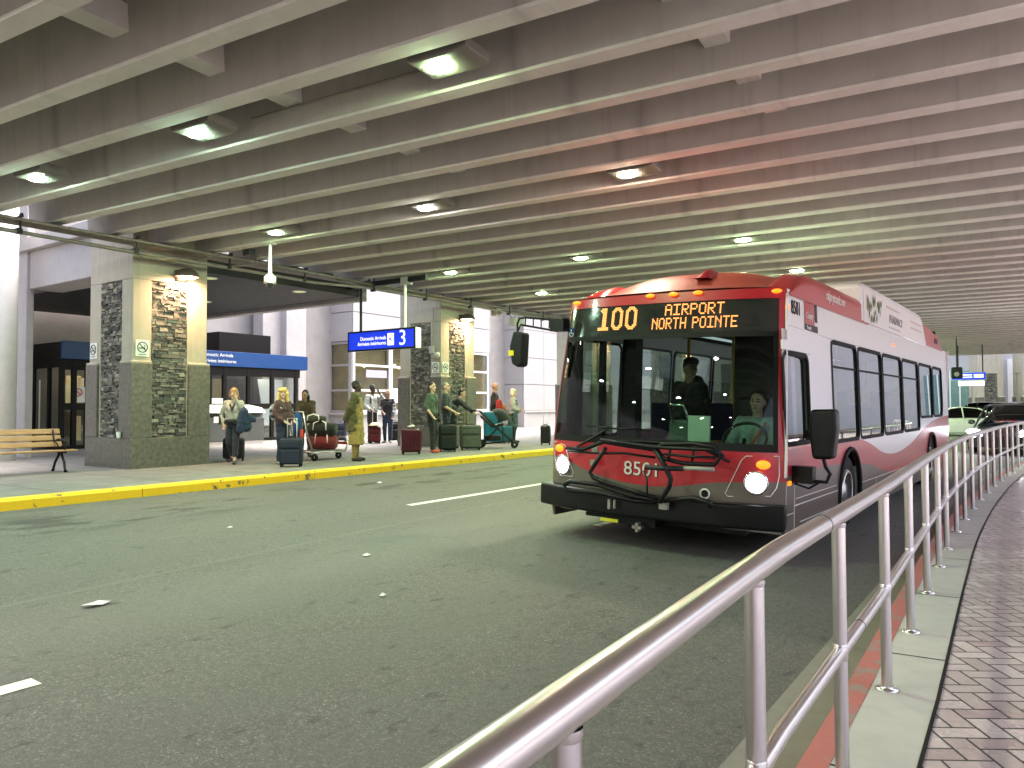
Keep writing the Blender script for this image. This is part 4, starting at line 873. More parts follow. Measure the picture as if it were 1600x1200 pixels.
b = MB(); b.bb(-HW+.02, HW-.02, BL-.03, BL, .3, RT); b.bb(-HW+.03, HW-.03, .35, BL-.02, .24, .30); b.build('rear_and_floor', PW, bus)
b = MB(); b.bb(-.9, .9, .3, BL-.3, .2, .24); b.build('underbody', MAT['black'], bus)
# interior
b = MB(); b.bb(-1.18, 1.18, .50, BL-.05, 2.40, 2.44); b.bb(-1.1, 1.1, .50, .8, 2.2, 2.42); b.build('interior_ceiling', INT, bus)
b = MB(); b.grid(lambda s, t: ((-1+2*s)*1.22, fy(-1+2*s, 1.0)+.02+t*.55, WB-.02-.06*t), 12, 4); b.bb(-.2, 1.15, .55, .75, .4, .97); b.build('dashboard', mat('dashboard', (.012, .016, .015), .6, spec=.2), bus, smooth=False, solid=.02)
b = MB(); b.bb(.30, 1.2, 1.55, 1.59, .4, 2.3); b.build('driver_partition', MAT['black'], bus)
b = MB(); b.bb(.48, 1.02, 1.18, 1.30, .75, 1.55); b.bb(.48, 1.02, .85, 1.25, .68, .80); b.build('driver_seat', MAT['dark'], bus, bevel=.04)
b = MB(); b.tube([(.78+.22*math.cos(a), .58+.10*math.sin(a), 1.12-.16*math.sin(a)*-1) for a in [k*.2618 for k in range(24)]], .016, 8, closed=True); b.tube([(.78, .58, 1.12), (.78, .45, .92)], .02, 8); b.build('steering_wheel', MAT['black'], bus, smooth=True)
pap = mat('paper_sheet', (.68, .70, .68), .7, var=.05); b = MB()
for cx, cy, rz, w_, h_ in ((.30, .38, 12, .30, .20), (.55, .36, -8, .34, .22), (.16, .42, 30, .2, .16), (-.75, .40, -10, .3, .2)): b.box((cx, cy, WB+.004+.006*cx), (w_, h_, .003), Matrix.Rotation(R(rz), 3, 'Z') @ Matrix.Rotation(R(-6), 3, 'X'))
b.build('papers', pap, bus)
b = MB(); b.bb(-.12, .12, .72, .98, .45, 1.28); b.build('fare_box', mat('fare_box', (.10, .13, .115), .5), bus, bevel=.03); b = MB(); b.bb(.16, .40, .60, .63, 1.0, 1.34); b.build('notice_board', pap, bus)
b = MB(); b.tube([(-.06, .7, 1.25), (-.06, .62, 1.45), (.1, .62, 1.45), (.14, .7, 1.22)], .018, 8); b.build('grab_loop', CHR, bus, smooth=True)
b = MB()
for x_, y_ in ((-.35, 1.75), (.30, 1.62), (-.45, 3.5), (.45, 3.5), (-.45, 5.5), (.45, 5.5), (.45, 7.6)): b.cone((x_, y_, .3), (x_, y_, 2.4), .018)
b.tube([(.3, 1.62, 1.0), (-.2, 1.62, 1.0)], .03); b.build('grab_pole', YEL, bus, smooth=True)
b = MB(); b.bb(-1.25, -1.05, 1.72, 1.9, .4, 2.3); b.bb(-1.24, -1.12, .40, .54, .4, 2.3); b.bb(-1.22, -1.16, 1.08, 1.16, .45, 2.2); b.build('door_post', MAT['black'], bus)
b = MB()
for y_ in (2.5, 3.4, 4.3, 5.2, 6.1, 7.0, 8.1, 9.0, 9.9):
    for x_ in (-.82, .82): b.bb(x_-.4, x_+.4, y_, y_+.08, .75+(.25 if y_ > 8 else 0), 1.45+(.25 if y_ > 8 else 0)); b.bb(x_-.4, x_+.4, y_-.4, y_, .70+(.25 if y_ > 8 else 0), .80+(.25 if y_ > 8 else 0))
b.build('passenger_seat', SEAT, bus, bevel=.02)
b = MB(); b.bb(.95, 1.2, 2.0, 2.35, 1.35, 1.80); b.bb(1.0, 1.16, 4.0, 4.2, 1.5, 1.7); b.build('interior_notice', YEL, bus)
b = MB()
for sx in (-.75, .75): b.bb(sx-.06, sx+.06, 2.4, 10.6, 2.385, 2.398)
b.build('interior_light', emis('bus_interior_light', (.85, .85, 1), .12), bus)
# bumper
b = MB(); poly = []
nb = 16
def bump(u): return (u*1.36, -.16+.20*abs(u)**3.0+.02)
out = [bump(-1+2*k/nb) for k in range(nb+1)]
b.prism([(-1.30, .30)]+[(-1.36, .26)]+out+[(1.345, .10), (1.30, .30)], 'z', .315, .55); b.build('bumper', mat('bumper_black', (.004, .005, .0055), .36, var=.2, spec=.3), bus, bevel=.03, segs=3)
b = MB(); b.bb(-.45, .1, -.02, .2, .22, .30); b.build('tow_guard', MAT['black'], bus); b = MB(); b.box((-.36, -.13, .26), (.20, .02, .03)); b.build('yellow_tag', mat('yellow_tag', (.6, .55, .02), .5), bus)
# headlight clusters
for sx, hx, ax, hz, az in ((-1, -1.06, -1.14, .765, .94), (1, 1.07, 1.13, .745, .915)):
    u = hx/HW; cl_ = empty('headlight', FS(u, hz, .0)); cl_.parent = bus; cl_.rotation_euler = (0, 0, R(12*sx))
    b = MB(); b.lathe((0, -.012, 0), [(.105, .0), (.118, -.012), (.105, -.03), (.088, -.018), (.086, .0)], 32, 'y'); b.build('bezel', CHR, cl_, smooth=True)
    b = MB(); b.lathe((0, -.018, 0), [(.001, -.022), (.05, -.018), (.072, 0)], 28, 'y'); b.build('lens', HL if sx > 0 else HL, cl_, smooth=True)
    c = Vector(FS(ax/HW, az, .012)); b = MB(); b.ell(c, (.065, .025, .042), 16, 10, rot=Matrix.Rotation(R(14*sx), 3, 'Z')); b.build('turn_signal', AMB, bus, smooth=True)
    if sx > 0: pl = [(.98, .99), (1.25, 1.0), (1.255, .82), (1.235, .70), (1.19, .625), (.82, .60), (.795, .625), (.94, .95)]
    else: pl = [(-1.26, 1.01), (-1.06, .98), (-.92, .69), (-.93, .645), (-1.12, .64), (-1.22, .71), (-1.25, .86)]
    b = MB(); b.tube([FS(p/HW, q, .004) for p, q in pl], .004, 6, closed=True); b.build('headlight_outline', MAT['white'], bus, smooth=True)
for x_, dz in ((-1.06, 0), (-.10, .01), (.16, .012), (.42, .012), (1.15, 0)):
    c = Vector(FS(x_/hw(RT), RT-.03+dz, .03)); b = MB(); b.ell(c, (.052, .025, .022), 14, 8); b.build('marker_lamp', AMB, bus, smooth=True)
b = MB(); b.tube([FS((.60+.045*math.cos(a))/HW, .605+.045*math.sin(a), .006) for a in [k*.3927 for k in range(16)]], .009, 6, closed=True); b.build('tow_eye_ring', MAT['white'], bus, smooth=True); b = MB(); c = Vector(FS(.60/HW, .605, .003)); b.lathe(c, [(.001, 0), (.042, .001)], 16, 'y'); b.build('tow_eye', MAT['black'], bus)
text('fleet_number', '8501', .20, MAT['signw'], bus, face_my((-.06, -.014, .79)), ext=.004, squeeze=1.05)
for o in list(bus.children):
    if o.name.startswith('fleet_number'):
        q = o.modifiers.new('b', 'SOLIDIFY'); q.thickness = .004
# mirrors
blk = MAT['black']
m = empty('mirror', (-1.70, .10, 2.08)); m.parent = bus
b = MB(); b.prism([(-.075, .18), (.075, .16), (.06, -.22), (.0, -.245), (-.09, -.20), (-.125, -.0)], 'y', -.06, .09); b.build('shell', blk, m, bevel=.03, segs=3)
b = MB(); b.box((-.085, -.066, -.075), (.075, .006, .06)); b.build('yellow_sticker', mat('sticker_yellow', (.75, .62, .01), .5), m)
b = MB(); b.tube([(.50, .08, .20), (.40, .06, .30), (.06, 0, .335), (-.02, 0, .33), (-.05, 0, .27), (-.04, 0, .15)], .013, 8); b.tube([(.46, .08, .17), (.0, .0, .255), (-.045, 0, .18)], .012, 8)
for x_ in (.06, .16, .26, .36): b.tube([(x_, .0+x_*.15, .33-.02*x_), (x_, .0+x_*.15, .25-.15*(x_-.06))], .008, 6)
b.box((.46, .12, .24), (.18, .14, .14)); b.build('arm', blk, m, smooth=False)
m = empty('mirror', (1.56, .52, 1.22)); m.parent = bus
b = MB(); b.prism([(-.115, .22), (.115, .23), (.125, 0.05), (.095, -.24), (-.09, -.25), (-.125, .0)], 'y', -.07, .10); b.build('shell', blk, m, bevel=.035, segs=3)
b = MB(); b.tube([(0, 0, -.24), (.02, 0, -.32), (.06, 0, -.38), (.03, 0, -.46), (-.06, -.02, -.46), (-.20, -.06, -.42)], .018, 8); b.box((-.17, -.05, -.40), (.20, .12, .16)); b.tube([(-.25, -.05, -.49), (-.12, -.04, -.53), (-.02, -.02, -.46)], .01, 6); b.build('arm', blk, m, smooth=False)
# wipers
b = MB()
def F_(x, z, off=.02): return FS(x/hw(z), z, off)
b.tube([F_(-.93, .93, .06), F_(-.62, 1.09, .05), F_(-.45, 1.20, .03)], .014, 8); b.tube([F_(-.75, 1.21, .02), F_(-.35, 1.19, .02), F_(-.10, 1.20, .02)], .010, 6); b.build('wiper', blk, bus, smooth=True)
b = MB(); b.tube([F_(.85, .93, .06), F_(.62, 1.03, .05), F_(.30, 1.10, .03)], .014, 8); b.tube([F_(-.55, 1.06, .025), F_(0, 1.075, .025), F_(.50, 1.07, .025)], .012, 6); b.build('wiper', blk, bus, smooth=True)
# folded bicycle rack on the front
def RK(px, py, off):
    d = rt_*0+(r2*((px-800)/1181.7)-u2*((py-600)/1181.7)+fw); IM = BM.inverted(); c = IM @ Vector((0, 0, 1.5)); dl = IM.to_3x3() @ d
    return tuple(c+dl*((-.02-off-c.y)/dl.y))
rt_ = Vector((0, 0, 0))
def z2p(zx, zy): return (820+zx/3.636, 620+zy/3.636)
b = MB()
def T(pts, r, off): b.tube([RK(*z2p(*p), off) for p in pts], r, 8)
T([(235, 292), (330, 300), (450, 255), (560, 275), (740, 300), (780, 270), (950, 265), (1080, 285), (1125, 335), (1080, 385), (900, 378), (790, 350), (750, 300)], 0.0213, .26)
T([(430, 245), (560, 262), (700, 282), (800, 290), (1060, 300), (1105, 330)], 0.0175, .30); T([(250, 310), (450, 322), (560, 320), (740, 345)], 0.0125, .22); T([(790, 325), (940, 340), (1085, 345)], 0.0125, .30)
for x_ in (830, 965): T([(x_, 280), (x_-15, 365)], 0.0125, .29)
T([(460, 290), (400, 380), (370, 430), (390, 460), (440, 480), (600, 530), (760, 580)], 0.0225, .24); T([(735, 290), (800, 400), (830, 470), (820, 510), (790, 560), (765, 600)], 0.0250, .28)
T([(225, 500), (260, 480), (420, 500), (600, 560), (760, 590), (960, 575), (1050, 600), (1062, 630)], 0.0250, .22); T([(225, 500), (235, 530), (420, 545), (620, 590), (740, 600)], 0.0225, .20)
b.build('bicycle_rack', blk, bus, smooth=True)
b = MB(); T([(900, 405), (985, 408), (1075, 413)], 0.0200, .27); b.build('rack_handle', mat('rack_grey', (.3, .3, .28), .5), bus, smooth=True); b = MB(); T([(690, 400), (760, 405), (900, 408)], 0.0250, .28); T([(675, 420), (695, 470), (695, 560)], 0.0100, .27); b.build('rack_lever', MAT['dark'], bus, smooth=True)
bkm = mat('bracket_grey', (.25, .25, .22), .5)
for zx, zy, of, sz in ((790, 620, .20, (.09, .05, .07)), (480, 610, .18, (.03, .03, .10)), (510, 610, .18, (.02, .03, .09)), (400, 300, .12, (.07, .03, .07)), (390, 375, .03, (.07, .03, .06))):
    b = MB(); b.box(RK(*z2p(zx, zy), of), sz); b.build('rack_bracket', bkm, bus, bevel=.006)
b = MB(); b.box((-.05, -.1, .22), (.1, .06, .03)); b.box((-.05, -.1, .22), (.03, .06, .09)); b.build('tow_hook', MAT['pipe'], bus)
# ---------------------------------------------------------------- people
def cap(b, p0, r0, p1, r1, n=12):
    p0, p1 = Vector(p0), Vector(p1); d = p1-p0; L = d.length
    if L < 1e-5: d = Vector((0, 0, 1)); L = 1e-5
    d = d/L; a = d.orthogonal().normalized(); c = d.cross(a); rings = []; m = 4
    for k in range(1, m+1): t = math.pi/2*(k/m); rings.append((p0-d*r0*math.cos(t), r0*math.sin(t)))
    for k in range(m, 0, -1): t = math.pi/2*(k/m); rings.append((p1+d*r1*math.cos(t), r1*math.sin(t)))
    vs = [p0-d*r0]; 
    for q, r in rings: vs += [q+r*(a*math.cos(2*math.pi*i/n)+c*math.sin(2*math.pi*i/n)) for i in range(n)]
    vs.append(p1+d*r1); N = len(rings); fs = [(0, 1+(i+1) % n, 1+i) for i in range(n)]
    for j in range(N-1): fs += [(1+j*n+i, 1+j*n+(i+1) % n, 1+(j+1)*n+(i+1) % n, 1+(j+1)*n+i) for i in range(n)]
    e = len(vs)-1; fs += [(e, 1+(N-1)*n+i, 1+(N-1)*n+(i+1) % n) for i in range(n)]; b.add(vs, fs)
def elli(b, c, r, rot=None):
    n, m = 14, 10; c = Vector(c); P = lambda q: c+(rot @ q if rot is not None else q)
    vs = [P(Vector((0, 0, r[2])))]
    for j in range(1, m):
        t = math.pi*j/m; vs += [P(Vector((r[0]*math.sin(t)*math.cos(2*math.pi*i/n), r[1]*math.sin(t)*math.sin(2*math.pi*i/n), r[2]*math.cos(t)))) for i in range(n)]
    vs.append(P(Vector((0, 0, -r[2])))); fs = [(0, 1+i, 1+(i+1) % n) for i in range(n)]
    for j in range(m-2): fs += [(1+j*n+i, 1+(j+1)*n+i, 1+(j+1)*n+(i+1) % n, 1+j*n+(i+1) % n) for i in range(n)]
    e = len(vs)-1; fs += [(e, 1+(m-2)*n+(i+1) % n, 1+(m-2)*n+i) for i in range(n)]; b.add(vs, fs)
def fuse(name, prims, m, parent, k, vox, post=None, it=3):
    b = MB()
    for p in prims:
        if p[0] == 'c': cap(b, p[1], p[2], p[3], p[4])
        elif p[0] == 'k':
            n = 20; vs = [(q[3]+q[1]*math.cos(2*math.pi*i/n), q[4]+q[2]*math.sin(2*math.pi*i/n), q[0]) for q in p[1] for i in range(n)]; m_ = len(p[1])
            b.add(vs, [(j*n+i, j*n+(i+1) % n, (j+1)*n+(i+1) % n, (j+1)*n+i) for j in range(m_-1) for i in range(n)]+[tuple(range(n))[::-1], tuple(range((m_-1)*n, m_*n))])
        elif p[0] == 'e': elli(b, p[1], p[2], p[3] if len(p) > 3 else None)
    b.v = [(v[0]*k, v[1]*k, v[2]*k) for v in b.v]
    o = b.build(name, m, None); q = o.modifiers.new('r', 'REMESH'); q.mode = 'VOXEL'; q.voxel_size = vox; q.use_smooth_shade = True
    s = o.modifiers.new('s', 'SMOOTH'); s.factor = .5; s.iterations = it
    bpy.context.view_layer.update(); me = bpy.data.meshes.new_from_object(o.evaluated_get(bpy.context.evaluated_depsgraph_get()))
    bpy.data.objects.remove(o); me.name = name; me.materials.clear()
    for kk in (m if isinstance(m, (list, tuple)) else [m]): me.materials.append(kk)
    if name in FOLDED:
        sd = len(bpy.data.objects)*1.7
        for v in me.vertices:
            p = v.co; f = mnoise.noise(Vector((p.x*15+sd, p.y*15, p.z*5)))*.55+mnoise.noise(Vector((p.x*9-p.z*13, p.y*9+sd, p.z*11+p.x*6)))*.45; v.co = p+v.normal*(.024*f*FOLDED[name])
    for p in me.polygons: p.use_smooth = True; p.material_index = 0
    if post: post(me)
    o = bpy.data.objects.new(name, me); COL.objects.link(o); o.parent = parent; return o
from mathutils import noise as mnoise
FOLDED = {'shirt': 1, 'trousers': 1, 'coat': 1.3, 'tunic': 1.2, 'jacket': 1.3, 'tied_jacket': 1.5, 'plaid_shirt': 1.2, 'red_jacket': 1.3, 'hair': .9, 'handbag': .5, 'rucksack': .6, 'hood': 1}
_cm = {}
def cloth(col, pat=None):
    key = (col, pat)
    if key in _cm: return _cm[key]
    col = tuple(x*(.55 if max(col) < .2 else .75) for x in col)
    t = NT('cloth_%d' % len(_cm)); n1 = t.noise(6, 4, t.vm((1, 1, .6))); c = t.ramp(t.noise(25, 4), [(.3, tuple(x*.8 for x in col)), (.7, tuple(min(1, x*1.15) for x in col))])
    x, y, z = t.xyz()
    if pat == 'plaid':
        f = lambda v, p: t.m('GREATER_THAN', t.m('FRACT', t.m('MULTIPLY', v, p)), .5)
        c = t.mix(t.m('MULTIPLY', t.m('ADD', f(t.m('ADD', x, y), 9), f(z, 9)), .5), (.012, .018, .045), (.42, .45, .5))
    if pat == 'print':
        f = t.m('MULTIPLY', t.m('GREATER_THAN', z, 1.16), t.m('LESS_THAN', z, 1.30)); g = t.m('GREATER_THAN', t.m('ABSOLUTE', t.m('SUBTRACT', z, 1.228)), .012); h = t.m('MULTIPLY', t.m('LESS_THAN', t.m('ABSOLUTE', x), .11), t.m('GREATER_THAN', y, .03))
        c = t.mix(t.m('MULTIPLY', t.m('MULTIPLY', f, g), h), c, (.02, .02, .06))
    if pat == 'down': t.bump(t.m('PINGPONG', z, .045), .8, .06)
    t.base(c); t.rough(.85); t.b.inputs['Sheen Weight'].default_value = .15
    if pat != 'down': t.bump(n1, .9, .04)
    _cm[key] = t.mat; return t.mat
_sk = {}
def skin(col):
    if col not in _sk: _sk[col] = mat('skin_%d' % len(_sk), col, .5, var=.1, scale=20)
    return _sk[col]
EYE = mat('eye_dark', (.015, .012, .01), .3); LIP = mat('lip', (.28, .10, .08), .5)
def person(label, loc, head, H, skn, shirt, pants, shoes, hair, sex='m', arms=None, legs=None, lean=0, hyaw=0, hpitch=0, sleeve=1.0, pleg=1.0, fat=1.0, hairstyle='short', coat=None, extra=None, group=None, seated=False, pat=None, z0=GZ, parent_m=None, vest=None):
    k = H/1.75; t = empty('person', (loc[0], loc[1], z0), R(head-90) if parent_m is None else 0, label, 'person', group)
    if parent_m is not None: t.matrix_world = parent_m
    LR = Matrix.Rotation(-R(lean), 3, 'X'); piv = Vector((0, 0, .98))
    def U(p): return tuple(LR @ (Vector(p)-piv)+piv)
    hc = Vector(U((0, .0, 1.52))); HR = LR @ Matrix.Rotation(R(hyaw), 3, 'Z') @ Matrix.Rotation(-R(hpitch), 3, 'X')
    if lean > 20: HR = Matrix.Rotation(R(hyaw), 3, 'Z') @ Matrix.Rotation(-R(hpitch+lean*.35), 3, 'X')
    def Hd(p): return tuple(hc+HR @ (Vector(p)-Vector((0, 0, 1.52))))
    sw = .185 if sex == 'm' else .165
    A = {'le': (-sw-.05, -.03, 1.14), 'lw': (-sw-.055, .06, .89), 're': (sw+.05, -.03, 1.14), 'rw': (sw+.055, .06, .89)}
    A.update(arms or {})
    G = {'lk': (-.10, .02, .50), 'la': (-.10, -.02, .085), 'rk': (.10, .02, .50), 'ra': (.10, -.02, .085), 'lt': None, 'rt': None}
    G.update(legs or {})
    ab = arms and arms.get('abs')
    pos = {q: (Vector(v) if ab else Vector(U(v))) for q, v in A.items() if q != 'abs'}
    ls, rs = Vector(U((-sw, 0, 1.415))), Vector(U((sw, 0, 1.415)))
    body = [('c', U((-.06, 0, 1.0)), .10, U((-.075, .0, 1.32)), .10), ('c', U((.06, 0, 1.0)), .10, U((.075, .0, 1.32)), .10), ('c', ls, .055, rs, .055), ('c', U((0, -.01, 1.38)), .06, Hd((0, .005, 1.56)), .052)]
    headp = [('e', Hd((0, .0, 1.655)), (.076, .096, .100), HR), ('e', Hd((0, .035, 1.60)), (.060, .066, .085), HR), ('c', Hd((0, .092, 1.65)), .012, Hd((0, .112, 1.615)), .016), ('e', Hd((-.078, -.005, 1.635)), (.012, .02, .033), HR), ('e', Hd((.078, -.005, 1.635)), (.012, .02, .033), HR), ('e', Hd((0, .088, 1.545)), (.025, .02, .018), HR)]
    body += headp
    sl, pl, bt = [], [], []
    for s, sh, e, w in (('l', ls, pos['le'], pos['lw']), ('r', rs, pos['re'], pos['rw'])):
        body += [('c', sh, .050, e, .040), ('c', e, .040, w, .028)]
        d = (w-e).normalized(); side = d.cross(Vector((0, 1, .2))).normalized(); nr = side.cross(d)
        pc = w+d*.045; body.append(('c', w+d*.015, .026, w+d*.07, .026)); sgn = 1 if s == 'l' else -1
        for i in range(4):
            o_ = side*(.027-.018*i)*sgn; L_ = (.062, .07, .066, .052)[i]; m1 = w+d*.075+o_; m2 = m1+d*L_*.55+nr*.01; body += [('c', m1, .0095, m2, .009), ('c', m2, .009, m2+d*L_*.35+nr*.022, .008)]
        th = w+d*.02+side*.03*sgn; body.append(('c', th, .012, th+d*.05+side*.022*sgn, .010))
        def lim(q): return e if q == 'e' else w
        m_ = sh.lerp(e, min(1, sleeve*2)); sl.append(('c', sh, .066*fat, m_, .056))
        if sleeve > .5: sl.append(('c', e, .055, e.lerp(w, min(1, sleeve*2-1)*.97), .043))
    for s, hx in (('l', -.085), ('r', .085)):
        hp = Vector((hx, 0, .93)); kn, an = Vector(G[s+'k']), Vector(G[s+'a']); tdir = Vector(G[s+'t']) if G[s+'t'] else Vector((.25*(1 if hx > 0 else -1), 1, 0)); tdir.normalize()
        body += [('c', hp, .085, kn, .058), ('c', kn, .056, an, .036), ('c', an+Vector((0, 0, -.045)), .036, an+tdir*.15+Vector((0, 0, -.058)), .026)]
        pl += [('c', hp, .100*fat, kn, .074)]
        pl += [('c', kn, .073, kn.lerp(an, max(.05, pleg)), .056)] if pleg > 0 else []
        bt += [('c', an+Vector((0, -.02, -.035)), .048, an+tdir*.165+Vector((0, 0, -.052)), .035)]
    pl += [('c', (-.05, 0, .98), .125*fat, (.05, 0, .98), .125*fat)]
    top = [('c', U((-.07, 0, 1.0)), .122*fat, U((-.085, 0, 1.33)), .118), ('c', U((.07, 0, 1.0)), .122*fat, U((.085, 0, 1.33)), .118), ('c', ls, .070, rs, .070), ('c', U((0, -.01, 1.40)), .075, U((0, -.01, 1.45)), .062)]
    if sex == 'f': top += [('e', U((-.07, .07, 1.265)), (.075, .065, .08)), ('e', U((.07, .07, 1.265)), (.075, .065, .08))]
    if fat > 1.1: top += [('e', U((0, .06, 1.08)), (.17*fat, .14*fat, .17))]
    top += sl
    def post(me):
        me.materials.append(EYE); me.materials.append(LIP); I = HR.transposed()
        for p in me.polygons:
            q = I @ (Vector(p.center)/k-hc)+Vector((0, 0, 1.52))
            if q.y > .05:
                for ex in (-.031, .031):
                    if ((q.x-ex)/.017)**2+((q.z-1.652)/.010)**2 < 1: p.material_index = 1
                if abs(q.z-1.676) < .006 and .012 < abs(q.x) < .05: p.material_index = 1
                if ((q.x)/.026)**2+((q.z-1.578)/.008)**2 < 1: p.material_index = 2
    fuse('body', body, [skin(skn)], t, k, .0095, post, 1)
    if shirt: fuse('shirt' if not coat else 'shirt', top, cloth(shirt, pat), t, k, .015)
    fuse('trousers', pl, cloth(pants), t, k, .015)
    fuse('shoe', bt[:1], cloth(shoes), t, k, .009); fuse('shoe', bt[1:], cloth(shoes), t, k, .009)
    hp_ = []
    if hairstyle != 'bald':
        hp_ = [('e', Hd((0, -.018, 1.675)), (.085, .096, .098), HR), ('e', Hd((0, -.05, 1.63)), (.078, .062, .085), HR)]
        if hairstyle == 'short': hp_ = [('e', Hd((0, -.022, 1.685)), (.082, .096, .090), HR), ('e', Hd((0, -.045, 1.645)), (.078, .062, .08), HR)]
        if hairstyle == 'long': hp_ += [('c', Hd((-.07, -.03, 1.62)), .04, Hd((-.085, -.02, 1.44)), .035), ('c', Hd((.07, -.03, 1.62)), .04, Hd((.085, -.02, 1.44)), .035), ('c', Hd((0, -.07, 1.62)), .06, Hd((0, -.08, 1.42)), .05)]
        if hairstyle == 'curly':
            cr = random.Random(4)
            for a in range(34):
                th = cr.uniform(.15*math.pi, 2.85*math.pi) % (2*math.pi); zz = cr.uniform(1.46, 1.76); rr_ = .105*math.sqrt(max(.15, 1-((zz-1.62)/.17)**2))
                if math.sin(th) > .45 and zz < 1.70: continue
                hp_.append(('e', Hd((rr_*math.cos(th), -.015+rr_*math.sin(th), zz)), (.038, .038, .042)))
            hp_ += [('c', Hd((-.085, -.01, 1.63)), .042, Hd((-.11, -.0, 1.47)), .045), ('c', Hd((.085, -.01, 1.63)), .042, Hd((.11, .0, 1.47)), .045)]
        if hairstyle == 'bob': hp_ = [('e', Hd((0, -.02, 1.685)), (.092, .102, .092), HR), ('e', Hd((0, -.05, 1.62)), (.09, .07, .10), HR), ('c', Hd((-.078, .0, 1.66)), .03, Hd((-.085, .0, 1.57)), .028), ('c', Hd((.078, .0, 1.66)), .03, Hd((.085, .0, 1.57)), .028), ('e', Hd((0, .06, 1.715)), (.07, .035, .03), HR)]
        if hairstyle == 'pony': hp_ += [('c', Hd((0, -.10, 1.66)), .045, Hd((0, -.13, 1.48)), .035), ('e', Hd((0, -.10, 1.68)), (.05, .05, .05))]
        fuse('hair', hp_, mat('hair_%d' % len(bpy.data.materials), hair, .6, var=.35, scale=30, bump=.5, bscale=60, stretch=(1, 1, .2)), t, k, .010)
    if extra:
        for nm, pr, m_ in extra: fuse(nm, [tuple(U(x) if False else x for x in p) for p in pr], m_, t, k, .015)
    t['k'] = k; return t, U, Hd, k
L_, DK, BR = (.55, .36, .26), (.06, .035, .025), (.30, .18, .12)
# woman on the phone walking towards the camera
person('woman walking with phone to her ear and blue jacket over her arm', (-12.72, 9.0), -55, 1.46, L_, (.50, .48, .42), (.02, .025, .05), (.03, .04, .07), (.34, .20, .08), 'f',
       {'re': (.30, -.02, 1.16), 'rw': (.24, .03, .93), 'le': (-.26, .06, 1.18), 'lw': (-.10, .13, 1.52)}, {'lk': (-.09, .14, .52), 'la': (-.09, .20, .10), 'rk': (.10, .03, .50), 'ra': (.10, -.20, .13)}, 2, 0, 5, .9, .72,
       hairstyle='bob', extra=[('jacket', [('c', (-.27, .10, 1.22), .10, (-.32, .08, .86), .12), ('c', (-.24, .16, 1.18), .08, (-.20, .17, .80), .09), ('c', (-.35, .06, 1.1), .08, (-.48, .04, 1.02), .06)], cloth((.025, .055, .12))),
                                 ('waist_bag', [('c', (-.10, .15, 1.0), .05, (.12, .15, 1.0), .05)], cloth((.02, .02, .025))), ('scarf', [('c', (-.05, .13, 1.40), .022, (.0, .15, 1.22), .02), ('c', (.05, .13, 1.40), .022, (.0, .15, 1.26), .02)], cloth((.05, .05, .06)))])
# blonde woman with rucksack
person('blonde woman in a maroon jumper with a pale rucksack holding a navy suitcase', (-11.9, 9.5), 5, 1.46, L_, (.13, .06, .06), (.02, .035, .075), (.30, .28, .25), (.62, .42, .14), 'f',
       {'le': (-.23, .02, 1.15), 'lw': (-.14, .22, 1.0), 're': (.24, -.02, 1.15), 'rw': (.12, .20, .98)}, None, 0, -42, 0, .95, 1, 1.08, 'curly',
       extra=[('rucksack', [('e', (.05, -.20, 1.20), (.16, .10, .22)), ('c', (.13, -.1, 1.44), .03, (.15, .12, 1.28), .025)], cloth((.42, .46, .50), 'plaid'))])
# dark person bending behind the trolley
person('person in an olive hooded jacket bending over the loaded luggage trolley', (-13.2, 11.15), -40, 1.48, BR, (.075, .055, .025), (.03, .03, .03), (.02, .02, .02), (.012, .01, .01), 'm',
       {'le': (-.2, .22, 1.2), 'lw': (-.1, .42, 1.0), 're': (.2, .22, 1.2), 'rw': (.12, .42, 1.0)}, None, 12, -30, 10, 1, 1, 1.1, 'long')
# man in long olive coat and kurta
person('man in an olive coat over a long tan tunic standing near the kerb', (-11.35, 10.9), 30, 1.62, DK, None, (.30, .21, .06), (.03, .025, .02), (.012, .012, .012), 'm',
       {'le': (-.25, -.10, 1.13), 'lw': (-.17, -.20, .90), 're': (.25, -.10, 1.13), 'rw': (.16, -.20, .90)}, {'lk': (-.09, 0, .5), 'la': (-.09, -.03, .085), 'rk': (.09, 0, .5), 'ra': (.09, -.02, .085)}, 0, 12, 0,
       hairstyle='short', extra=[('tunic', [('k', [(.36, .225, .175, 0, .0), (.55, .215, .165, 0, 0), (.9, .19, .14, 0, 0), (1.15, .175, .13, 0, 0), (1.40, .165, .11, 0, 0)]), ('c', (0, -.01, 1.38), .07, (0, 0, 1.47), .06)], cloth((.36, .27, .07))),
                                 ('coat', [('k', [(.66, .245, .165, 0, -.05), (.9, .235, .155, 0, -.045), (1.15, .215, .14, 0, -.04), (1.42, .19, .11, 0, -.03)]), ('c', (-.185, 0, 1.415), .085, (.185, 0, 1.415), .085), ('c', (-.185, 0, 1.40), .085, (-.25, -.10, 1.13), .075), ('c', (-.25, -.10, 1.13), .072, (-.17, -.20, .92), .06), ('c', (.185, 0, 1.40), .085, (.25, -.10, 1.13), .075), ('c', (.25, -.10, 1.13), .072, (.16, -.20, .92), .06), ('c', (-.12, -.06, 1.47), .045, (.12, -.06, 1.47), .045)], cloth((.13, .125, .04)))])
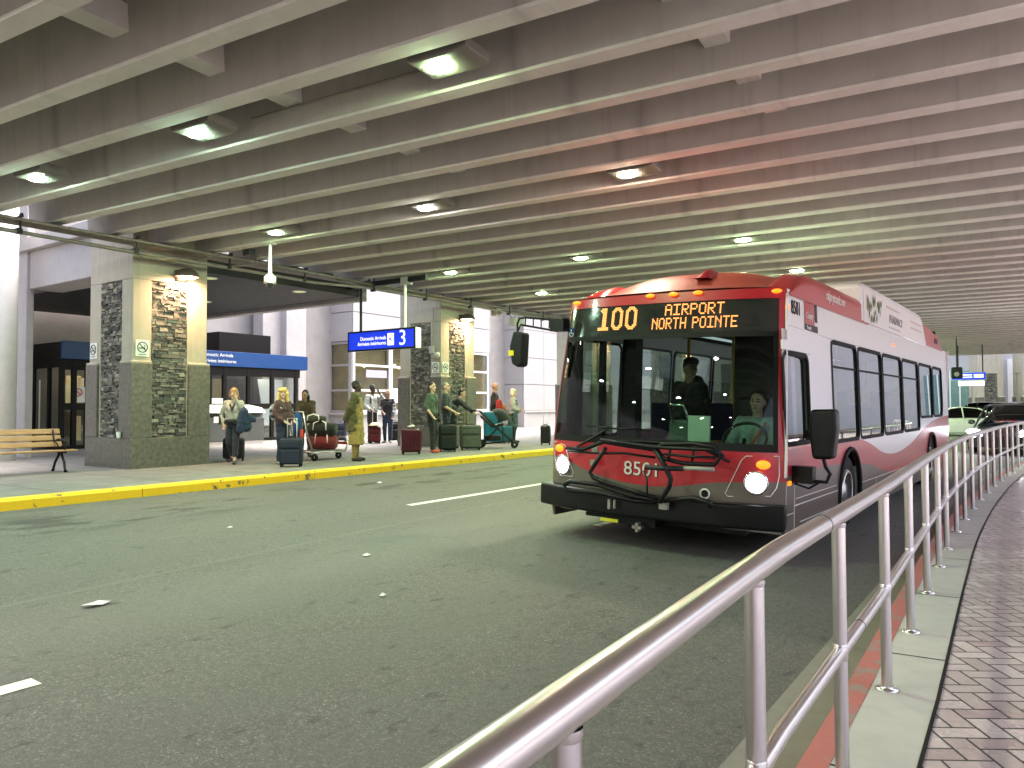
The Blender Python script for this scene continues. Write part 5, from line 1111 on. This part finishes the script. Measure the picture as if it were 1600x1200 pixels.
# pair by the far window
person('young man in a white shirt and dark cap shading his face by the window', (-16.7, 16.7), -10, 1.76, DK, (.52, .56, .54), (.02, .02, .025), (.05, .05, .05), (.015, .015, .015), 'm',
       {'le': (-.34, .14, 1.30), 'lw': (-.10, .18, 1.56), 're': (.25, 0, 1.14), 'rw': (.18, .2, 1.0)}, None, 0, 0, 8, .85, hairstyle='short', extra=[('cap', [('e', (0, -.01, 1.735), (.09, .105, .06)), ('c', (0, .07, 1.725), .03, (.05, .15, 1.715), .02)], cloth((.015, .015, .02))), ('rucksack', [('e', (0, -.18, 1.25), (.17, .10, .22)), ('c', (-.13, .08, 1.40), .025, (-.13, .10, 1.2), .025), ('c', (.13, .08, 1.40), .025, (.13, .10, 1.2), .025)], cloth((.02, .025, .04)))])
person('girl in a plaid shirt over a black top and jeans by the window', (-16.3, 16.95), -60, 1.60, BR, (.012, .012, .015), (.03, .06, .14), (.3, .3, .3), (.16, .09, .045), 'f',
       {'le': (-.23, 0, 1.14), 'lw': (-.20, .08, .92), 're': (.22, .02, 1.14), 'rw': (.10, .16, 1.0)}, None, 0, 0, 15, .3, hairstyle='pony',
       extra=[('plaid_shirt', [('c', (-.165, -.02, 1.41), .078, (-.23, 0, 1.14), .07), ('c', (-.23, 0, 1.14), .066, (-.20, .08, .95), .055), ('c', (-.165, -.04, 1.36), .09, (-.17, -.04, .98), .09), ('c', (.165, -.02, 1.41), .074, (.22, .02, 1.14), .066), ('c', (.165, -.05, 1.36), .07, (.16, -.05, 1.0), .07), ('c', (-.12, -.09, 1.35), .07, (.12, -.09, 1.35), .07), ('c', (-.12, -.09, 1.05), .07, (.12, -.09, 1.05), .07), ('c', (0, -.09, 1.3), .08, (0, -.09, 1.05), .08)], cloth((.2, .2, .25), 'plaid'))])
# woman in green top
person('dark haired woman in a green top and coral shoes with a black handbag', (-11.95, 13.95), 15, 1.68, L_, (.105, .155, .105), (.015, .016, .02), (.75, .16, .10), (.02, .015, .012), 'f',
       {'le': (-.30, -.16, 1.17), 'lw': (-.22, .04, 1.0), 're': (.25, -.06, 1.14), 'rw': (.20, .1, .92)}, {'lk': (-.09, .05, .50), 'la': (-.10, -.03, .085), 'rk': (.08, .05, .50), 'ra': (.16, .10, .085)}, 0, -10, 0, .62, 1, 1, 'long',
       extra=[('handbag', [('c', (-.30, .02, .96), .05, (-.18, .10, .96), .05), ('c', (-.31, .02, .82), .075, (-.17, .10, .82), .075)], cloth((.012, .012, .014))), ('strap', [('c', (.10, .10, 1.45), .014, (-.02, .165, 1.22), .014), ('c', (-.02, .165, 1.22), .014, (-.20, .10, 1.0), .014)], cloth((.012, .012, .014)))])
# man in grey polo with jacket
person('grey haired man in a dark polo shirt carrying a black quilted jacket', (-12.15, 14.75), 28, 1.70, L_, (.055, .075, .075), (.03, .04, .065), (.06, .06, .06), (.20, .19, .17), 'm',
       {'le': (-.26, .0, 1.14), 'lw': (-.16, .16, .96), 're': (.26, .02, 1.13), 'rw': (.22, .26, .98)}, None, -2, -8, 0, .45, 1, 1.06, 'short',
       extra=[('jacket', [('c', (-.26, .06, 1.16), .09, (-.22, .10, .70), .10), ('c', (-.18, .14, 1.08), .09, (-.16, .15, .72), .09), ('c', (-.27, .0, 1.25), .075, (-.27, .04, 1.0), .08)], cloth((.018, .022, .026), 'down'))])
# person bent over the stroller
person('person in black leaning forward over the stroller handle', (-12.86, 15.66), 32, 1.70, L_, (.012, .013, .016), (.012, .012, .015), (.02, .02, .02), (.012, .011, .01), 'm',
       {'abs': True, 'le': (-.22, .48, 1.14), 'lw': (-.18, .70, .98), 're': (.22, .48, 1.14), 'rw': (.18, .70, .98)}, {'lk': (-.10, .05, .50), 'la': (-.10, -.1, .085), 'rk': (.10, .10, .50), 'ra': (.10, .12, .085)}, 42, 0, 0, 1, 1, 1.05, 'short')
# bald man and white haired woman
person('bald man in a black jacket with an orange patterned bag behind the teal suitcase', (-13.55, 18.75), 30, 1.82, (.42, .24, .16), (.018, .018, .02), (.02, .02, .025), (.02, .02, .02), (.1, .1, .1), 'm',
       {'le': (-.25, .02, 1.14), 'lw': (-.12, .22, 1.02), 're': (.25, .02, 1.14), 'rw': (.16, .2, 1.02)}, None, 0, 0, 0, 1, 1, 1.12, 'bald',
       extra=[('patterned_bag', [('c', (-.18, .22, 1.06), .08, (.1, .26, 1.06), .08), ('c', (-.18, .22, .98), .08, (.1, .26, .98), .08)], cloth((.55, .20, .05))), ('red_jacket', [('c', (.24, .16, 1.22), .06, (.20, .22, .80), .07), ('c', (.26, .1, 1.2), .05, (.26, .12, .95), .06)], cloth((.45, .025, .03)))])
person('white haired woman in a pale jumper with a teal jacket tied at her waist', (-13.0, 18.95), 20, 1.62, L_, (.50, .49, .46), (.012, .012, .014), (.03, .03, .03), (.66, .62, .54), 'f',
       {'le': (-.24, .05, 1.13), 'lw': (-.02, .20, 1.10), 're': (.24, .05, 1.13), 'rw': (.04, .22, 1.06)}, None, 0, 0, 0, .95, 1, 1.05, 'bob', pat='print',
       extra=[('tied_jacket', [('k', [(.50, .215, .17, 0, -.02), (.75, .20, .16, 0, -.02), (1.03, .17, .135, 0, -.01)]), ('c', (.16, .10, .95), .05, (.19, .10, .70), .045), ('c', (-.12, .12, 1.0), .05, (.12, .12, 1.0), .05)], cloth((.07, .14, .15)))])
# people in the bus
def in_bus(x, y, z, rz): return BM @ Matrix.Translation(Vector((x, y, z))) @ Matrix.Rotation(R(rz), 4, 'Z')
person('bus driver in a pale shirt with an orange seat belt behind the windscreen', (0, 0), 0, 1.70, L_, (.42, .50, .56), (.02, .02, .03), (.02, .02, .02), (.02, .018, .015), 'm',
       {'le': (-.26, .14, 1.16), 'lw': (-.14, .36, 1.10), 're': (.26, .14, 1.16), 'rw': (.14, .36, 1.10)}, {'lk': (-.12, .42, .90), 'la': (-.12, .50, .50), 'rk': (.12, .42, .90), 'ra': (.12, .50, .50)}, 0, 0, 0, .9, hairstyle='short', parent_m=in_bus(.76, 1.02, -.10, 180),
       extra=[('seat_belt', [('c', (-.13, .13, 1.42), .022, (.06, .17, 1.1), .022)], cloth((.60, .12, .01)))])
person('dark clad passenger in a black cap standing at the front of the bus', (0, 0), 0, 1.66, BR, (.008, .009, .012), (.008, .009, .012), (.01, .01, .01), (.008, .008, .008), 'm', None, None, 0, 60, 0, 1, 1, 1.3, 'short', parent_m=in_bus(-.15, 1.35, .30, 160),
       extra=[('cap', [('e', (0, -.01, 1.735), (.095, .11, .065)), ('c', (-.07, .06, 1.715), .03, (-.14, .09, 1.71), .02)], cloth((.008, .008, .01))), ('hood', [('e', (0, -.07, 1.48), (.14, .10, .09))], cloth((.008, .009, .012)))])
# ---------------------------------------------------------------- luggage
def suitcase(label, loc, rz, w, h, d, col, hard=True, handle=.0, wheels=4, rough=.35, zed=GZ, ribs=5):
    t = empty('suitcase', (loc[0], loc[1], zed), R(rz), label, 'suitcase', None)
    m = mat('luggage_%d' % len(bpy.data.materials), tuple(x*.6 for x in col), rough if hard else .6, var=.18, coat=.25 if hard else 0, spec=.3, bump=0 if hard else .3, bscale=120)
    b = MB(); b.box((0, 0, .05+(h-.05)/2), (w, d, h-.05)); b.build('shell', m, t, bevel=min(.06, d*.25), segs=4)
    b = MB()
    if hard:
        for k in range(ribs): b.box((-w*.36+w*.72*k/(ribs-1), -d/2-.004, .05+(h-.05)/2), (.022, .012, h*.72))
        for k in range(3): b.box((w/2+.004, -d*.25+d*.25*k, .05+(h-.05)/2), (.012, .018, h*.7))
        b.build('rib', m, t, bevel=.005)
    else:
        b.box((0, -d/2-.018, h*.36), (w*.8, .05, h*.46)); b.box((0, -d/2-.012, h*.76), (w*.8, .035, h*.22)); b.build('pocket', m, t, bevel=.02)
        b = MB(); b.tube([(w/2*.86*sx, -d/2-.03, h*.59) for sx in (-1, 1)], .006, 6); b.tube([(-w*.4, -d/2-.02, h*.88), (w*.4, -d/2-.02, h*.88)], .006, 6); b.build('zip', MAT['dark'], t)
    b = MB(); b.tube([(-w*.14, 0, h-.005), (-w*.13, 0, h+.025), (w*.13, 0, h+.025), (w*.14, 0, h-.005)], .012, 8); b.build('carry_handle', MAT['black'], t, smooth=True)
    if handle:
        b = MB(); b.tube([(-w*.2, d*.32, h-.02), (-w*.2, d*.32, h+handle), (w*.2, d*.32, h+handle), (w*.2, d*.32, h-.02)], .009, 8); b.build('pull_handle', MAT['white'] if handle > .2 else MAT['black'], t, smooth=True)
    for sx in (-1, 1):
        for sy in ((-1, 1) if wheels == 4 else (1,)):
            b = MB(); b.cone((sx*w*.4-.012, sy*d*.36, .03), (sx*w*.4+.012, sy*d*.36, .03), .03, n=14); b.box((sx*w*.4, sy*d*.36, .055), (.035, .05, .03)); b.build('wheel', MAT['rubber'], t)
    return t
suitcase('navy suitcase with pull handle beside the blonde woman', (-11.28, 9.2), 40, .42, .53, .25, (.02, .03, .06), False, .36)
suitcase('black cabin case rolling behind the phone woman', (-13.5, 9.55), 35, .40, .48, .24, (.012, .012, .014), False, .42, 2)
suitcase('glossy maroon hard suitcase with a white tissue on top', (-11.88, 13.12), 50, .46, .60, .28, (.09, .008, .022), True, 0)
suitcase('dark green soft case with straps behind the maroon one', (-11.8, 14.35), 45, .44, .66, .30, (.012, .02, .018), False, .12)
suitcase('grey green soft suitcase in front of the stroller', (-11.75, 15.2), 42, .54, .63, .30, (.12, .135, .11), False, 0)
suitcase('tall bright teal hard suitcase in front of the bald man', (-13.3, 18.3), 30, .54, .96, .3, (.012, .20, .32), True, 0)
suitcase('small teal suitcase beside the tall teal one', (-12.98, 18.55), 70, .34, .52, .2, (.02, .16, .20), True, .3)
suitcase('black suitcase with raised handle alone by the bus corner', (-11.45, 18.3), 35, .28, .56, .22, (.015, .015, .017), True, .34)
suitcase('navy suitcase under the far window behind the olive coat man', (-18.0, 16.6), 40, .36, .62, .25, (.02, .03, .055), False, 0)
suitcase('dark red suitcase with straw hat on top near the plaid girl', (-16.35, 16.45), 40, .36, .50, .25, (.13, .008, .015), False, .45)
suitcase('black soft suitcase leaning behind the plaid girl', (-16.55, 17.5), 60, .36, .66, .26, (.012, .013, .018), False, .3)
b = MB(); b.ell((-11.88, 13.1, 1.06), (.09, .06, .025), 12, 6); b.ell((-11.83, 13.12, 1.075), (.05, .06, .03), 10, 6); tag(b.build('tissue', MAT['signw'], smooth=True), 'crumpled white tissue lying on the maroon suitcase', 'tissue')
b = MB(); b.ell((-16.35, 16.45, .98), (.15, .15, .08), 18, 8, 0, .6); b.lathe((-16.35, 16.45, .96), [(.13, 0), (.24, .01), (.24, .02), (.13, .02)], 20); tag(b.build('straw_hat', mat('straw', (.55, .5, .32), .8, bump=.6, bscale=60), smooth=True), 'straw hat resting on the dark red suitcase', 'hat')
# luggage trolley
t = empty('luggage_trolley', (-12.3, 10.75, GZ), R(-5), 'steel luggage trolley piled with bags near the kerb', 'trolley')
b = MB(); S_ = MAT['steel']
b.tube([(-.28, -.35, .18), (.28, -.35, .18), (.22, .5, .16), (-.22, .5, .16)], .018, 8, closed=True); b.tube([(-.28, -.35, .18), (-.26, -.5, .6), (-.26, -.58, 1.0), (.26, -.58, 1.0), (.26, -.5, .6), (.28, -.35, .18)], .018, 8)
for x_ in (-.1, .1): b.tube([(x_, -.35, .18), (x_, .5, .16)], .012, 6)
b.tube([(.22, .5, .16), (.22, .58, .34), (.1, .6, .46), (-.1, .6, .46), (-.22, .58, .34), (-.22, .5, .16)], .018, 8); b.build('frame', S_, t, smooth=True)
b = MB(); b.bb(-.24, .24, -.3, .5, .19, .205); b.build('platform', S_, t); b = MB(); b.bb(-.2, .2, .56, .60, .3, .36); b.build('red_bumper', mat('trolley_red', (.5, .03, .04), .5), t, bevel=.01)
for x_, y_ in ((-.26, -.3), (.26, -.3), (0, .5)): b = MB(); b.lathe((x_, y_, .075), [(.03, -.025), (.07, -.025), (.075, 0), (.07, .025), (.03, .025)], 18, 'x'); b.build('wheel', MAT['rubber'], t, smooth=True)
def duffel(label, c, r, col, rz, h2=None):
    t = empty('duffel_bag', c, R(rz), label, 'bag'); m = cloth(col)
    b = MB(); b.lathe((0, 0, 0), [(.001, -r[0]), (r[1]*.8, -r[0]), (r[1], -r[0]*.85), (r[1]*1.04, 0), (r[1], r[0]*.85), (r[1]*.8, r[0]), (.001, r[0])], 20, 'x'); o = b.build('shell', m, t, smooth=True); o.data.transform(Matrix.Diagonal((1, 1, r[2]/r[1], 1)))
    b = MB(); b.tube([(-r[0]*.5, -r[1], -.02), (-r[0]*.45, -r[1]*.9, r[2]), (0, -r[1]*.4, r[2]*1.4), (r[0]*.45, -r[1]*.9, r[2]), (r[0]*.5, -r[1], -.02)], .014, 6); b.build('handle', MAT['signw'], t, smooth=True); return t
duffel('red duffel bag at the bottom of the luggage trolley', (-12.27, 10.85, GZ+.37), (.27, .17, .16), (.20, .012, .015), 30)
duffel('black duffel bag with white straps on top of the trolley', (-12.25, 10.8, GZ+.64), (.29, .16, .13), (.012, .013, .014), 25)
duffel('dark olive bag on the heap at the back of the trolley', (-12.4, 10.7, GZ+.84), (.24, .12, .08), (.05, .05, .03), 40)
b = MB(); b.ell((-12.2, 10.1, GZ+.75), (.12, .09, .26), 14, 10); b.tube([(-12.25, 10.05, GZ+.9), (-12.1, 10.0, GZ+.75), (-12.2, 10.05, GZ+.55)], .05, 8); tag(b.build('folded_jacket', cloth((.01, .09, .28)), smooth=True), 'bright blue jacket hanging at the trolley handle', 'jacket')
b = MB(); b.cone((-11.95, 10.0, GZ+.5), (-11.95, 10.0, GZ+.66), .035, .03); tag(b.build('bottle', mat('bottle_red', (.6, .05, .03), .4)), 'red topped bottle on the trolley front', 'bottle')
# stroller
t = empty('stroller', (-11.75, 16.35, GZ), R(-58), 'black folding stroller with a hood in front of the second column', 'stroller')
b = MB()
for s in (-1, 1):
    x = s*.24; b.tube([(x, -.62, 1.0), (x, -.45, .98), (x, -.1, .62), (x, .45, .14)], .016, 8); b.tube([(x, -.42, .11), (x, -.1, .40), (x, .05, .55)], .015, 8); b.tube([(x, -.42, .11), (x, .40, .18)], .012, 8)
b.tube([(-.24, -.62, 1.0), (.24, -.62, 1.0)], .018, 8); b.tube([(-.24, .45, .14), (.24, .45, .14)], .014, 8); b.build('frame', MAT['black'], t, smooth=True)
cm = cloth((.015, .016, .018)); b = MB(); b.grid(lambda s_, q: ((-.23+.46*s_), -.42+.5*q+.25*max(0, q-.6), .86-.45*q+.6*max(0, q-.6)-.05*math.sin(s_*math.pi)), 8, 12); b.build('seat', cm, t, smooth=True, solid=.03)
b = MB(); b.grid(lambda s_, q: ((.25*math.cos(math.pi*s_)), .02+.34*math.cos(R(20)+q*R(95))*math.sin(math.pi*s_)**.5*1.0+.02, .62+.42*math.sin(R(20)+q*R(95))*(.35+.65*math.sin(math.pi*s_)**.5)), 12, 10); b.build('hood', cm, t, smooth=True, solid=.015)
b = MB(); b.bb(-.2, .2, -.32, .12, .20, .34); b.build('basket', cm, t, bevel=.03)
b = MB(); b.tube([(.24, -.02, .62), (.0, .25, .68), (-.24, -.02, .62)], .014, 8); b.build('bumper_bar', MAT['white'], t, smooth=True)
for x_, y_, r_ in ((-.26, -.42, .11), (.26, -.42, .11), (-.24, .47, .09), (.24, .47, .09)):
    b = MB(); b.lathe((x_, y_, r_), [(r_*.4, -.02), (r_*.9, -.022), (r_, 0), (r_*.9, .022), (r_*.4, .02), (r_*.4, -.02)], 20, 'x'); b.build('wheel', MAT['rubber'], t, smooth=True)
t = suitcase('olive holdall standing beside the stroller handle', (-12.1, 15.7), 40, .3, .42, .22, (.10, .10, .05), False, 0)
b = MB(); b.lathe((-14.0+.42, 7.22, .975), [(.0, 0), (.035, 0), (.045, .11), (.043, .11)], 14); tag(b.build('paper_cup', MAT['signw']), 'white paper cup left on the column ledge', 'cup')

# ---------------------------------------------------------------- cars
CG = glass('car_glass', (.05, .055, .06), .05); TL = emis('tail_lamp', (.6, .02, .02), .1)
def car(label, loc, rz, prof, roofp, L, W, paintm, lit=0, zed=.02, cat='car'):
    t = empty('parked_car' if not lit else 'car', (loc[0], loc[1], zed), R(rz), label, cat)
    # local: +Y forward, profile list (y, z_top) for the body, roof list (y,z)
    def body(s, q):
        y = L*(q-.5); i = min(len(prof)-2, int(q*(len(prof)-1))); f = q*(len(prof)-1)-i; zt = prof[i]+(prof[i+1]-prof[i])*f
        ew = W/2*(1-.16*abs(2*q-1)**5); a = s*math.pi; cx, cz = math.cos(a), math.sin(a)
        x = -ew*math.copysign(abs(cx)**.45, cx); z = .22+(zt-.22)*abs(cz)**.55; return (x*(1-.06*max(0, z-.6)), y, z)
    b = MB(); b.grid(body, 24, 40)
    for q in (0, 1):
        ring = [body(k/24, q) for k in range(25)]; b.add(ring, [tuple(range(25))])
    b.build('body', paintm, t, smooth=True)
    n = len(roofp)
    def gh(s, q):
        i = min(n-2, int(q*(n-1))); f = q*(n-1)-i; y = roofp[i][0]+(roofp[i+1][0]-roofp[i][0])*f; z = roofp[i][1]+(roofp[i+1][1]-roofp[i][1])*f
        zb = .80; x = (2*s-1); hw_ = W/2*(.92-.22*(z-zb)/.6); return (x*hw_, y, zb+(z-zb)*(1-abs(x)**7))
    b = MB(); b.grid(gh, 24, 30); b.build('glasshouse', CG, t, smooth=True)
    def rf(s, q):
        lo, hi = roofp[2][0]-.04, roofp[-3][0]+.04; y = lo+(hi-lo)*q; z = None
        for p0, p1 in zip(roofp, roofp[1:]):
            if p0[0] <= y <= p1[0]: z = p0[1]+(p1[1]-p0[1])*(y-p0[0])/(p1[0]-p0[0])
        z = z or roofp[2][1]; x = 2*s-1; return (x*W/2*.72, y, z+.012-.03*abs(x)**4)
    MB().grid(rf, 10, 10).build('roof', paintm, t, smooth=True, solid=.015)
    for s in (-1, 1):
        b = MB()
        for k in (1, n-2):
            p0, p1 = (roofp[0], roofp[2]) if k == 1 else (roofp[-1], roofp[-3]); b.tube([(s*W/2*.90, p0[0], .80), (s*W/2*.72, p1[0], p1[1])], .035, 8)
        b.tube([(s*W/2*.88, -.15, .85), (s*W/2*.73, -.1, max(p[1] for p in roofp)-.03)], .03, 8); b.build('pillar', paintm, t, smooth=True)
        b = MB(); b.ell((s*(W/2+.07), roofp[-1][0]-.45, .95), (.11, .06, .075), 12, 8); b.build('mirror', paintm, t, smooth=True)
        for y_ in (-L*.30, L*.31):
            w = empty('wheel', (s*(W/2-.11), y_, .33)); w.parent = t
            b = MB(); b.lathe((0, 0, 0), [(.2, -.11), (.31, -.11), (.33, 0), (.31, .11), (.2, .11)], 24, 'x'); b.build('tyre', MAT['rubber'], w, smooth=True)
            b = MB(); b.lathe((s*.085, 0, 0), [(.001, 0), (.08, .02*s), (.21, .02*s), (.22, 0)], 20, 'x'); b.build('rim', MAT['grey'], w, smooth=True)
            b = MB(); b.tube([(s*(W/2-.03), y_+.38*math.cos(a), .33+.38*math.sin(a)) for a in [math.pi*k/12 for k in range(13)]], .045, 8); b.build('wheel_arch', MAT['black'], t, smooth=True)
        b = MB(); b.ell((s*W*.36, L/2-.12, .68), (.2, .14, .075), 14, 8); b.build('headlight', HLc if lit else MAT['signw'], t, smooth=True)
        b = MB(); b.ell((s*W*.38, -L/2+.1, .78), (.18, .12, .07), 14, 8); b.build('tail_light', TL, t, smooth=True)
        b = MB(); b.bb(s*(W/2-.012), s*(W/2-.002), -.6, -.45, .76, .79); b.build('door_handle', MAT['white'], t)
    b = MB(); b.bb(-W*.33, W*.33, L/2-.07, L/2-.01, .38, .56); b.build('grille', MAT['black'], t, bevel=.02)
    return t
HLc = emis('car_headlight', (.85, .9, 1), 12)
cw = mat('car_white', (.74, .73, .68), .25, var=.03, coat=.6); cb = mat('car_black', (.012, .014, .02), .22, var=.1, coat=.8); cgr = mat('car_grey', (.12, .12, .13), .25, var=.1, coat=.6)
sed = [.62, .74, .88, .92, .93, .93, .92, .92, .90, .84, .74, .56]; sroof = [(-1.9, .88), (-1.35, 1.12), (-.75, 1.34), (-.1, 1.40), (.35, 1.34), (.9, 1.08), (1.25, .88)]
suv = [.72, .95, 1.0, 1.02, 1.02, 1.02, 1.02, 1.02, 1.0, .96, .90, .62]; uroof = [(-2.1, .95), (-1.95, 1.4), (-1.5, 1.62), (-.3, 1.66), (.35, 1.60), (.8, 1.3), (1.15, .98)]
car('white coupe crossing in the gap behind the bus', along(1494, 42), 104, sed, sroof, 4.5, 1.8, cw)
car('dark blue black car with bright headlights approaching beside the handrail', along(1583, 29), 172, sed, [(p, z+.12) for p, z in sroof], 4.6, 1.9, cb, 1)
car('black sport utility vehicle parked behind the white coupe', along(1524, 52), 92, suv, uroof, 4.6, 1.9, cb)
car('grey car parked far behind the black approaching car', along(1590, 50), 120, suv, uroof, 4.6, 1.9, cgr)
car('dark car parked farthest away near the end of the overpass', along(1560, 68), 100, sed, sroof, 4.5, 1.8, cgr)
# hanging signal lamp behind the bus
t = empty('hanging_lamp', (*along(1496, 38), 2.9), 0, 'small dark hanging signal by the back of the bus', 'lamp')
b = MB(); b.box((0, 0, 0), (.42, .3, .5)); b.build('housing', MAT['black'], t, bevel=.05); b = MB(); b.ell((0, -.16, -.06), (.1, .05, .1)); b.build('lens', MAT['grey'], t, smooth=True); b = MB(); b.cone((0, 0, .25), (0, 0, SF-2.9), .03); b.build('pole', MAT['dark'], t)
